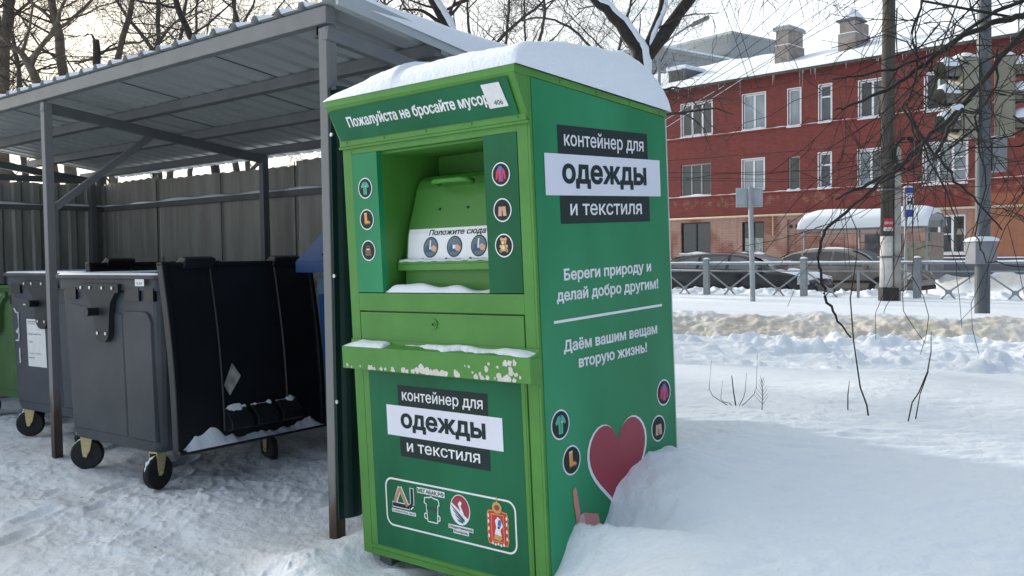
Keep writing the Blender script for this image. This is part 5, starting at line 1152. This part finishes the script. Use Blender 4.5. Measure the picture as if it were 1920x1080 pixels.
    b = MB(); b.prism([(ey,ez-.12),(ry,rzz-.12),(12.5,ez-.12),(12.5,ez-.02),(ry,rzz),(ey,ez-.0)], lambda u, v, h: (x0-.3+h, u, v), x1-x0+.6); roof = b.build('roof', pm('roof_edge', (.10,.095,.09), .8, .2), root)
    sn = MB()
    def rf(u, v):
        x = x0-.3+(x1-x0+.6)*u; y = ey-.04+(ry-ey+.1)*v; base = ez+(rzz-ez)*(y-ey)/(ry-ey)
        t = .20*math.sqrt(max(0, 1-(1-min(1, v/.05))**2))+.05*math.sin(x*.9+v*3)*min(1, v*6)+.03*math.sin(x*2.7)*math.sin(v*14)*min(1,v*6)
        return (x, y, base+.004+t)
    sn.grid(rf, 260, 26); sn.build('roof_snow', SNOW, roof, smooth=True)
    rg = random.Random(9)
    x = -2.0
    while x < 17:
        l_ = rg.choice((.15,.25,.3,.5,.8)) if rg.random() < .7 else 0
        if l_: b = MB(); b.tube([(x,ey+.02,ez-.10),(x,ey+.02,ez-.10-l_*.5),(x,ey+.02,ez-.10-l_)], [.018,.010,.003], 5); b.build('icicle', ICE, roof)
        x += rg.choice((.05,.09,.13,.5,1.1))*rg.uniform(.6,1.4)
    # chimneys
    def ybase(y): return ez+(rzz-ez)*(y-ey)/(ry-ey)
    for i, (xa, xb, ya, yb, zt_) in enumerate(((3.74,4.36,1.35,2.75,11.60),(6.83,7.53,1.35,2.75,11.45))):
        b = MB(); b.box((xa,ya,9.6),(xb,yb,zt_)); b.box((xa-.05,ya-.05,9.6),(xb+.05,yb+.05,ybase(ya)+.95)); ch = b.build('chimney', CHIM, roof)
        b = MB(); b.box((xa-.06,ya-.06,ybase(ya)+.951),(xb+.06,yb+.06,ybase(ya)+.985)); b.build('chimney_snow', SNOW, ch)
        if i == 0:
            b = MB(); b.box((xa-.1,ya-.1,zt_+.002),(xb+.1,yb+.1,zt_+.16)); b.build('chimney_cap', pm('cap_concrete', (.32,.34,.35), .8, .1), ch); b = MB(); b.box((xa-.06,ya-.06,zt_+.161),(xb+.06,yb+.06,zt_+.24)); b.build('chimney_snow', SNOW, ch, bevel=.04)
        else:
            b = MB(); b.box((xa-.12,ya-.12,zt_+.002),(xb+.12,yb-.45,zt_+.09)); b.box((xa+.05,ya+.05,zt_+.09),(xa+.12,ya+.12,zt_+.22)); b.build('chimney_cap', SHED_D, ch)
            sn = MB(); sn.grid(lambda u, v: (xa-.1+(xb-xa+.2)*u, ya-.1+(yb-ya-.3)*v, zt_+.091+.5*(math.sin(math.pi*u)*math.sin(math.pi*v))**.6), 16, 16); sn.build('chimney_snow', SNOW, ch, smooth=True)
    b = MB(); b.prism([(.9,9.7),(2.6,9.7),(2.6,10.55),(.9,10.55)], lambda u, v, h: (-2.0+h, u, v), 1.0); dm = b.build('dormer', SHED_D, roof); b = MB(); b.add([(-1.85,.885,10.0),(-1.15,.885,10.0),(-1.15,.885,10.45),(-1.85,.885,10.45)], [(0,1,2,3)]); b.build('dormer_window', GL_D, dm); b = MB(); b.box((-2.1,.8,10.553),(-.9,2.7,10.75)); b.build('dormer_snow', SNOW, dm, bevel=.05)
brick_house()

def apartment_block():
    root = thing('apartment_block', 'pale grey apartment block with a ribbed penthouse, far behind the brick house', 'building', Matrix.Translation((23.6,92,0)) @ Matrix.Rotation(R(38), 4, 'Z'))
    CON = pm('block_concrete', (.34,.36,.36), .8, .1, 2); b = MB(); b.box((-14,0,0),(4.0,12,19.6)); b.build('wall', CON, root)
    b = MB(); b.box((-14.3,-.3,19.602),(4.3,12.3,19.9)); r_ = b.build('roof', CON, root); b = MB(); b.box((-14.3,-.35,19.902),(4.3,12.3,20.1)); b.build('roof_snow', SNOW, r_, bevel=.08)
    b = MB(); xs = [-3+.25*i for i in range(53)]; vs = []
    for z in (19.9, 22.9): vs += [(x*.6+.6, 1.0+(.08 if i % 2 else 0), z) for i, x in enumerate(xs)]
    n = len(xs); b.add(vs, [(i,i+1,n+i+1,n+i) for i in range(n-1)])
    vs = []; ys = [1+.25*i for i in range(45)]
    for z in (19.9, 22.9): vs += [(6.6-.0+(.08 if i % 2 else 0), y, z) for i, y in enumerate(ys)]
    n = len(ys); b.add(vs, [(i,i+1,n+i+1,n+i) for i in range(n-1)]); b.box((-1.3,.9,22.9),(6.8,12.1,23.15)); b.build('penthouse', pm('penthouse_sheet', (.36,.39,.40), .6, .06), root)
    for r2 in range(6):
        for c in range(6):
            b = MB(); x = -13+2.8*c; z = 1.8+2.9*r2; b.box((x,-.02,z),(x+1.5,.05,z+1.5)); w_ = b.build('window', UPVC, root); b = MB(); b.box((x+.08,-.03,z+.08),(x+1.42,-.021,z+1.42)); b.build('pane', GL_M, w_)
apartment_block()

# ------------------------------------------------------------------ parked cars
def car(name, label, loc, paint, L_=4.45, H_=1.43, hood=.93, kind='hatch', extra=None):
    root = thing(name, label, 'car', Matrix.Translation(loc) @ Matrix.Rotation(R(-41), 4, 'Z')); s_ = L_/4.45
    X = [q*s_ for q in (-2.22,-2.12,-1.95,-1.6,-1.1,-.5,.1,.55,.85,1.15,1.6,1.95,2.12,2.22)]
    if kind == 'hatch': ZT = [.78,.98,1.12,1.30,H_-.02,H_,H_-.015,H_-.10,1.22,hood+.05,hood-.02,hood-.10,.72,.60]; 
    else: ZT = [.72,.98,1.04,1.14,H_-.07,H_,H_-.01,H_-.07,1.25,hood+.06,hood,hood-.07,.74,.58]
    BELT = [min(z-.03, q) for z, q in zip(ZT, [.76,.94,.96,.96,.95,.94,.93,.92,.91,.90,.88,.84,.70,.57])]
    HW = [.70,.80,.84,.87,.88,.88,.88,.88,.87,.86,.84,.80,.72,.60]; RW = [.62,.66,.62,.60,.585,.58,.58,.60,.66,.74,.74,.70,.64,.52]
    secs = []
    for x, zt, be, w_, rw in zip(X, ZT, BELT, HW, RW):
        zb = .24 if abs(x) < 2.0*s_ else .34
        h = [(0,zb),(w_*.9,zb),(w_*.985,.38),(w_,.58),(w_*.985,be-.05),(w_*.955,be),(rw,zt-.045),(rw*.86,zt-.01),(0,zt)]
        secs.append([(x,-y,z) for y, z in h]+[(x,y,z) for y, z in h[::-1][1:-1]])
    b = MB(); n = len(secs[0]); b.add([p for q in secs for p in q], [(i*n+j, i*n+(j+1) % n, (i+1)*n+(j+1) % n, (i+1)*n+j) for i in range(len(secs)-1) for j in range(n)]+[tuple(range(n)), tuple((len(secs)-1)*n+j for j in range(n))[::-1]])
    body = b.build('body', paint, root, smooth=True); sm = body.modifiers.new('subdivide', 'SUBSURF'); sm.levels = 1; sm.render_levels = 2
    ip = lambda A_, x: float(np.interp(x, X, A_))
    def side(x, t, s2, o=.012):
        w0, w1, z0, z1 = ip(HW,x)*.955, ip(RW,x), ip(BELT,x), ip(ZT,x)-.045; return (x, s2*(w0+(w1-w0)*t+o), z0+(z1-z0)*t)
    for s2 in (-1, 1):
        for pts in ([(-1.62,.12),(-1.5,.62),(-1.1,.86),(-.86,.88),(-.86,.1)],[(-.78,.1),(-.78,.88),(-.02,.9),(-.02,.1)],[(.06,.1),(.06,.9),(.36,.88),(.66,.70),(.98,.35),(1.02,.1)]):
            b = MB(); v = []
            m_ = [(x*s_, t) for x, t in pts]; b.add([side(x,t,s2) for x,t in m_], [tuple(range(len(m_)))]); b.build('side_window', GL_M if extra == 'snowy' else GL_D, root)
        b = MB(); p = side(.95*s_,.05,s2,.05); b.box((p[0]-.06,p[1]-.07*(s2<0)-.0,p[2]-.02),(p[0]+.06,p[1]+.07*(s2>0)+.0,p[2]+.11)); b.build('mirror', paint, root, bevel=.025)
        for xx in (-.62,.32):
            b = MB(); b.box((xx*s_-.09,s2*ip(HW,xx)-.01,.80),(xx*s_+.09,s2*ip(HW,xx)+.022,.825)); b.build('door_handle', paint, root, bevel=.006)
        b = MB(); b.box((-1.2*s_,s2*.88-.012,.50),(1.2*s_,s2*.88+.012,.56)); b.build('side_moulding', RUB, root, bevel=.005)
        b = MB(); b.prism([(1.86*s_,.60),(2.13*s_,.60),(2.10*s_,.76),(1.88*s_,.80)], lambda u, v, h: (u, s2*(ip(HW,u)-.03+h), v), .05); b.build('headlight', pm('lamp_glass', (.55,.56,.56), .15, .1), root, bevel=.01)
        b = MB(); b.prism([(-2.16*s_,.70),(-1.98*s_,.70),(-1.95*s_,.92),(-2.12*s_,.92)], lambda u, v, h: (u, s2*(ip(HW,u)-.03+h), v), .045); b.build('tail_light', pm('tail_glass', (.25,.02,.02), .2), root, bevel=.01)
        for xx in (-1.36,1.36):
            b = MB(); b.tube([(xx*s_,s2*.70,.31),(xx*s_,s2*.885,.31)], .31, 24); wh = b.build('wheel', RUB, root); b = MB(); b.tube([(xx*s_,s2*.886,.31),(xx*s_,s2*.895,.31)], .20, 20); b.build('rim', pm('rim_metal', (.35,.36,.37), .4, .1, metal=.6), wh)
            b = MB(); b.tube([(xx*s_,s2*.80,.32),(xx*s_,s2*.8815,.32)], .365, 24); b.build('wheel_arch', BIN_K, root)
    top = lambda x, f, o=.02: (x, ip(RW,x)*f, ip(ZT,x)+o-.02*abs(f)**3)
    b = MB(); b.grid(lambda u, v: top((1.08-.62*v)*s_, (2*u-1)*.88), 8, 6); b.build('windscreen', GL_M if extra != 'snowy' else GL_P, root, smooth=True)
    b = MB(); b.grid(lambda u, v: top((-1.86+.55*v)*s_, (2*u-1)*.85), 8, 4); b.build('rear_window', GL_D, root, smooth=True)
    b = MB(); b.box((2.10*s_,-.62,.30),(2.25*s_,.62,.42)); b.build('bumper', RUB, root, bevel=.03); b = MB(); b.box((2.19*s_,-.38,.46),(2.215*s_,.38,.60)); b.build('grille', RUB, root, bevel=.01)
    if extra == 'snowy':
        sn = MB(); sn.grid(lambda u, v: (top((1.20+.9*v)*s_, (2*u-1)*1.05, -.012+.06*(math.sin(math.pi*u)*math.sin(math.pi*v))**.5*(.6+.4*math.sin(u*11+v*7)))), 24, 20); sn.build('hood_snow', SNOW, root, smooth=True)
        sn = MB(); sn.grid(lambda u, v: side((-2.0+3.2*u)*s_, -.02+.05*v, -1, .005+.02*max(0, math.sin(u*37))*math.sin(math.pi*v)), 80, 3); sn.build('door_snow', SNOW, root, smooth=True)
    else:
        sn = MB(); sn.grid(lambda u, v: top((-.9+1.1*v)*s_, (2*u-1)*.7, -.008+.035*(math.sin(math.pi*u)*math.sin(math.pi*v))**.5*max(.1, math.sin(u*7+v*5))), 20, 16); sn.build('roof_snow', SNOW, root, smooth=True)
    return root
car('parked_car', 'black parked car with a snowy bonnet behind the railing', (6.0,24.1,.0), pm('paint_black', (.014,.018,.024), .2, .3, 3), 4.5, 1.40, .93, 'hatch', 'snowy')
car('parked_car', 'dusty beige grey parked car behind the black one, in front of the bus shelter', (9.38,26.25,.02), pm('paint_beige', (.17,.155,.135), .32, .15, 2), 4.75, 1.46, .95, 'sedan')

# ------------------------------------------------------------------ bus shelter
def bus_shelter():
    root = thing('bus_shelter', 'small bus shelter with a curved roof under thick snow, behind the beige car', 'bus shelter', Matrix.Translation((9.2,29.2,.15)) @ Matrix.Rotation(R(-41), 4, 'Z'))
    L_, Dp = 3.85, 1.5; arch = [(-.25,1.92),(-.15,2.12),(.1,2.25),(.6,2.33),(1.1,2.30),(1.45,2.15),(1.55,1.95)]
    b = MB(); b.prism(arch+[(u,v-.03) for u, v in arch[::-1]], lambda u, v, h: (h, u, v), L_); rf = b.build('roof', GREYM, root)
    sn = MB(); a = np.array(arch)
    def f(u, v):
        s2 = v*(len(arch)-1); i = min(len(arch)-2, int(s2)); p = a[i]+(a[i+1]-a[i])*(s2-i); t = .20*math.sin(math.pi*min(1, v*1.02))**.4*math.sqrt(max(0, 1-abs(2*u-1)**10))*(1+.12*math.sin(u*9)); return (L_*(-.01+1.02*u), p[0]-.06*(1-v), p[1]+.006+t)
    sn.grid(f, 50, 18); sn.build('roof_snow', SNOW, rf, smooth=True)
    for x in (.08,1.30,2.55,L_-.08):
        b = MB(); b.tube([(x,1.42,-.1),(x,1.42,2.12)], .03, 8); b.build('post', GREYM, root, smooth=True)
    for x in (.08,L_-.08):
        b = MB(); b.tube([(x,0,-.1),(x,0,1.8),(x,.05,2.05),(x,.25,2.22)], .03, 8); b.build('post', GREYM, root, smooth=True)
    for z in (1.75,1.88):
        b = MB(); b.tube([(0,-.05,z),(L_,-.05,z)], .022, 6); b.build('rail', GREYM, root)
    for x in (1.1,2.5):
        b = MB(); b.tube([(x,-.22,1.98),(x,-.12,2.14)], .02, 6); b.build('bracket', GREYM, root)
    b = MB(); b.box((1.45,1.44,.5),(2.6,1.455,1.75)); b.build('back_panel', pm('panel_mauve', (.17,.16,.20), .4, .2, 6), root)
    for z in (.75,.98,1.22,1.48):
        b = MB(); b.box((1.30,1.38,z),(2.6,1.41,z+.03)); b.build('slat', SHED_D, root)
    b = MB(); b.box((2.75,1.44,.9),(3.55,1.45,1.5)); b.build('notice_board', pm('board', (.42,.40,.34), .6, .2, 8), root)
    b = MB(); b.box((L_-.02,.1,.35),(L_-.005,1.35,1.75)); b.build('end_glass', pm('shelter_glass', (.30,.30,.28), .1, .1), root)
    b = MB(); b.box((.4,1.0,.42),(3.2,1.35,.47)); b.box((.5,1.1,0),(.56,1.25,.42)); b.box((3.0,1.1,0),(3.06,1.25,.42)); b.build('bench', SHED_D, root)
bus_shelter()

# ------------------------------------------------------------------ railing, poles, signs
def railing():
    s0 = Vector((4.83,22.83,0)); d = Vector((1.89,-1.635,0)); root = thing('road_railing', 'low grey crossed-bar railing with snow on its top rail along the road', 'railing', loc=(4.83,22.83,0), rz=math.atan2(-1.635,1.89))
    RG = pm('railing_grey', (.23,.255,.27), .55, .1); B = 2.5
    for k in range(-2, 5):
        x = k*B; b = MB(); b.box((x-.075,-.05,-.1),(x+.075,.05,1.24)); p = b.build('post', RG, root, bevel=.01); b = MB(); b.grid(lambda u, v: (x-.08+.16*u, -.055+.11*v, 1.241+.035*(math.sin(math.pi*u)*math.sin(math.pi*v))**.5), 6, 6); b.build('post_snow', SNOW, p, smooth=True)
        if k == 4: break
        b = MB(); b.box((x+.076,-.02,1.10),(x+B-.076,.02,1.15)); r1 = b.build('top_rail', RG, root); b = MB(); b.grid(lambda u, v: (x+.08+(B-.16)*u, -.026+.052*v, 1.148+.035*math.sin(math.pi*v)**.5*(.85+.15*math.sin(u*17))), 30, 4); b.build('rail_snow', SNOW, r1, smooth=True)
        b = MB(); b.box((x+.076,-.016,.935),(x+B-.076,.016,.965)); b.build('middle_rail', RG, root)
        b = MB(); b.box((x+B/2-.025,-.02,.1),(x+B/2+.025,.02,.934)); b.build('thin_post', RG, root)
        for c in (x+B*.25, x+B*.75):
            b = MB(); zc = .52; h = B*.25-.06
            for sx_ in (-1,1): b.beam((c+sx_*h,0,.93),(c,0.0+.003*sx_,zc), .03, .03); b.beam((c,.003*sx_,zc),(c+sx_*h*.55,0,.18), .03, .03)
            b.box((c-.06,-.024,zc-.045),(c+.06,.024,zc+.045)); b.build('cross_bar', RG, root)
railing()

def traffic_pole():
    g = gz(7.36,14.4); root = thing('lamp_post', 'thick grey steel lamp post with a small snow topped cabinet, at the right', 'lamp post', loc=(7.36,14.4,g))
    z0 = -g; PG = pm('pole_grey', (.085,.10,.115), .5, .15, 3)
    b = MB(); b.tube([(0.0,0,-.3),(0,0,2.1+z0+.45)], [.112,.112], 20); b.tube([(0,0,2.1+z0+.45),(.02,0,9)], [.1125,.085], 20); b.tube([(0,0,2.66),(0,0,2.70)], .118, 20); b.build('pole', PG, root, smooth=False)
    b = MB(); b.box((-.22,-.22,.78),(.12,.11,1.13)); cb = b.build('cabinet', pm('cabinet_grey', (.19,.20,.225), .5, .1), root, bevel=.01)
    sn = MB(); sn.grid(lambda u, v: (-.25+.42*u, -.25+.39*v, 1.131+.075*math.sqrt(max(0,1-abs(2*u-1)**4))*math.sqrt(max(0,1-abs(2*v-1)**4))), 14, 14); sn.build('cabinet_snow', SNOW, cb, smooth=True)
    return root
traffic_pole()
def traffic_light(name, label, M, n=3):
    root = thing(name, label, 'traffic light', M); OL = pm('signal_olive', (.255,.245,.185), .5, .1, 4); DK = pm('signal_dark', (.13,.125,.10), .6, .15)
    b = MB(); b.box((-.17,-.02,0),(.17,.25,1.22)); b.box((-.175,-.035,-.01),(.175,-.02,1.23)); body = b.build('housing', OL, root, bevel=.03)
    for k in range(3):
        z = .2+.41*k; b = MB(); vs = []
        for yy, r in ((-.036,.15),(-.16,.15),(-.30,.145)):
            for j in range(13): a = R(-35+250*j/12); vs.append((r*math.cos(a), yy-(.05*math.sin(a) if yy < -.2 else 0), z+r*math.sin(a)))
        b.add(vs, [(i*13+j,i*13+j+1,(i+1)*13+j+1,(i+1)*13+j) for i in range(2) for j in range(12)]); vz = b.build('visor', DK if k else DK, root, smooth=True)
        b = MB(); b.prism([(.135*c,.135*s2) for c, s2 in ico(20)], lambda u, v, h: (u, -.036-h, z+v), .02); b.build('lens', GL_D, root)
        sn = MB(); sn.grid(lambda u, v: (.16*math.cos(R(25+130*u))*1.0, -.04-.28*v, z+(.15+.085*math.sin(math.pi*u)**.7*math.sin(math.pi*min(1,.1+.9*v))**.4)*math.sin(R(25+130*u))), 12, 8); sn.build('visor_snow', SNOW, vz, smooth=True)
    sn = MB(); sn.grid(lambda u, v: (-.18+.36*u, -.04+.30*v, 1.231+.09*(math.sin(math.pi*u)*math.sin(math.pi*v))**.5), 10, 10); sn.build('housing_snow', SNOW, body, smooth=True)
    b = MB(); b.beam((0,.12,.1),(0,.42,.1),.04,.04); b.beam((0,.12,1.1),(0,.42,1.1),.04,.04); b.build('bracket', DK, root)
    return root
traffic_light('traffic_light', 'olive traffic light with snowy visors on the left side of the thick lamp post', Matrix.Translation((6.93,14.35,3.13)) @ Matrix.Rotation(R(-78), 4, 'Z'))
traffic_light('traffic_light', 'olive traffic light with snowy visors on the right side of the thick lamp post', Matrix.Translation((7.84,14.45,3.17)) @ Matrix.Rotation(R(62), 4, 'Z'))
def pedestrian_signal():
    root = thing('signal_box', 'small grey signal box under the right traffic light, fixed to the lamp post', 'signal box', loc=(7.58,14.46,2.62)); b = MB(); b.box((-.10,-.12,0),(.13,.12,.52)); bx = b.build('box', pm('box_grey', (.20,.21,.22), .5, .1), root, bevel=.015)
    b = MB(); b.grid(lambda u, v: (-.11+.25*u, -.13+.26*v, .521+.04*(math.sin(math.pi*u)*math.sin(math.pi*v))**.5), 8, 8); b.build('box_snow', SNOW, bx, smooth=True); b = MB(); b.beam((-.25,0,.4),(-.1,0,.4),.03,.03); b.build('bracket', SHED_D, root)
pedestrian_signal()
def wooden_pole():
    g = gz(7.86,19.3); root = thing('utility_pole', 'dark wooden utility pole with a white painted foot and a concrete stub strapped to it', 'utility pole', loc=(7.86,19.3,g))
    WD = pm('pole_wood', (.05,.044,.037), .9, c2=(.085,.076,.064), scale=2.5, stretch=(9,9,.5), bump=.4, bscale=8); CO = pm('pole_concrete', (.36,.345,.31), .85, .15, 5); WP = pm('whitewash', (.60,.59,.55), .85, .12, 6)
    b = MB(); b.tube([(-.005,0,1.35),(.02,0,4.0),(.06,0,9.0)], [.125,.135,.12], 14); b.build('pole', WD, root, smooth=True)
    b = MB(); b.tube([(-.02,0,.28),(-.005,0,1.35)], [.128,.126], 14); b.build('whitewashed_foot', WP, root, smooth=True)
    b = MB(); b.box((-.14,-.15,-.2),(.20,.12,.27)); b.build('base_block', pm('base_dark', (.045,.038,.034), .8, .2), root, bevel=.01)
    b = MB(); b.box((.135,-.07,-.2),(.275,.07,3.2)); b.build('concrete_stub', CO, root, bevel=.01)
    for z in (.9,2.3):
        b = MB(); b.box((-.15,-.15,z),(.29,.15,z+.035)); b.build('strap', SHED_D, root)
    b = MB(); fr = lambda u, v, h=0: (-.005+.131*math.sin(u), -.131*math.cos(u)-h, v)
    b.grid(lambda u, v: fr(-.85+1.7*u, 1.53+.19*v, .002), 10, 1, 0); b.grid(lambda u, v: fr(-.85+1.7*u, 1.46+.07*v, .002), 10, 1, 1)
    text(b, 'ОПАСНО', -.7, .7, 1.60, .05, lambda u, v, h: fr(u, v, .004+h), 1, .02, ref='Н'); text(b, 'КАБЕЛЬ', -.7, .7, 1.475, .035, lambda u, v, h: fr(u, v, .004+h), 2, .02, ref='Н')
    b.build('warning_sticker', [pm('sticker_red', (.45,.03,.05), .5), WHITE, TXT], root)
    b = MB()
    for k in range(6):
        b.tube([(.33+.22*(1+.05*k)*math.cos(2*math.pi*j/24)*(1 if k % 2 else .92), -.14-.012*k, 3.05+.30*(1+.03*k)*math.sin(2*math.pi*j/24)) for j in range(25)], .011, 5)
    b.build('cable_coil', RUB, root, smooth=True)
wooden_pole()
def sign_back():
    root = thing('road_sign', 'blank grey back of a square road sign on a thin post by the railing', 'sign', loc=(5.17,19.74,gz(5.17,19.74)))
    b = MB(); b.tube([(0,0,-.2),(-.05,0,2.45)], .055, 12); b.build('post', GREYM, root, smooth=True)
    b = MB(); b.box((-.34,.06,2.02),(.23,.075,2.43)); b.box((-.34,.045,2.40),(.23,.0595,2.43)); b.box((-.34,.045,2.02),(.23,.0595,2.05)); pl = b.build('plate', pm('sign_back', (.33,.37,.40), .45, c2=(.42,.46,.49), scale=3), root); b = MB(); b.box((-.09,.04,2.1),(-.05,.0445,2.4)); b.build('clamp', SHED_D, root)
sign_back()
def bus_sign():
    root = thing('bus_stop_sign', 'narrow blue and white bus stop sign on a slim pole near the railing', 'sign', loc=(8.68,20.3,gz(8.68,20.3)))
    b = MB(); b.tube([(0,0,-.2),(0,0,2.3)], .03, 10); b.build('pole', GREYM, root, smooth=True); z0 = 1.66
    b = MB(); b.box((-.075,-.12,z0),(.125,-.035,z0+.64)); pn = b.build('panel', pm('sign_edge', (.12,.13,.15), .5), root)
    fr = lambda u, v, h=0: (u, -.1215-h, v); b = MB(); q = lambda a, c, e_, f_, mi, h=0: b.poly([(a,c),(e_,c),(e_,f_),(a,f_)], lambda u, v: fr(u, v, h), mi)
    q(-.045,z0+.005,.12,z0+.635,0); q(-.045,z0+.005,.12,z0+.16,1,.001); q(-.045,z0+.52,.12,z0+.635,1,.001)
    q(-.02,z0+.29,.095,z0+.41,2,.001); q(-.005,z0+.345,.08,z0+.39,0,.002); q(-.015,z0+.265,.015,z0+.30,2,.0015); q(.06,z0+.265,.09,z0+.30,2,.0015); q(-.025,z0+.425,.10,z0+.435,2,.001)
    b.build('sign_face', [WHITE, pm('sign_blue', (.03,.06,.35), .4), INK], root)
    b = MB(); b.grid(lambda u, v: (-.08+.21*u, -.125+.095*v, z0+.641+.04*(math.sin(math.pi*u)*math.sin(math.pi*v))**.5), 8, 8); b.build('sign_snow', SNOW, pn, smooth=True)
bus_sign()
def street_lamp():
    root = thing('street_lamp', 'distant street lamp with a slanting arm right of the forked tree', 'street lamp', loc=(4.5,28,.3)); b = MB(); b.tube([(0,0,-.3),(.03,0,6.9)], [.08,.05], 10); b.build('pole', GREYM, root, smooth=True)
    b = MB(); b.tube([(.03,0,6.85),(.12,0,7.35),(.46,0,7.62),(1.02,0,7.96)], .03, 8); b.build('arm', GREYM, root, smooth=True)
    b = MB(); M = Matrix.Translation((1.02,0,7.95)) @ Matrix.Rotation(R(-24), 4, 'Y'); b.box((0,-.12,-.06),(.56,.12,.05), 0, M); b.box((-.08,-.05,-.03),(0,.05,.03), 0, M); hd = b.build('lamp_head', pm('lamp_grey', (.22,.22,.20), .6, .1), root, bevel=.03); b = MB(); b.box((.2,-.10,-.066),(.54,.10,-.061), 0, M); b.build('lens', pm('lamp_lens', (.42,.42,.38), .3, .1), hd)
street_lamp()
# overhead wires
for L in WIRES:
    P = [np.array(q[:3]) for q in L]; d0 = P[0]-P[1]; d1 = P[-1]-P[-2]
    P = [P[0]+d0*1.5]+P+[P[-1]+d1*.8]
    t = np.linspace(0, len(P)-1, 40); A_ = np.array(P); pts = np.stack([np.interp(t, range(len(P)), A_[:,k]) for k in range(3)], 1)
    pts[:,2] -= .05*np.sin(np.pi*np.linspace(0,1,40)); mb = MB(); mb.tube(pts, .009, 5)
    o = mb.build('overhead_wire', RUB); tag(o, 'thin dark overhead wire crossing in front of the red brick house', 'wire', 'overhead wires')
    if L[-1][2] in (5.52, 5.75):
        sn = MB(); sn.tube(pts[24:38]+np.array([0,0,.010]), .010, 5); sn.build('wire_snow', SNOW, o)
back_tree(31,66,17,'bare tree rising behind the brick house roof, right of the wooden pole',301,1.0)
back_tree(36,68,16,'bare tree behind the brick house roof near the right edge',302,1.0)
#@@END
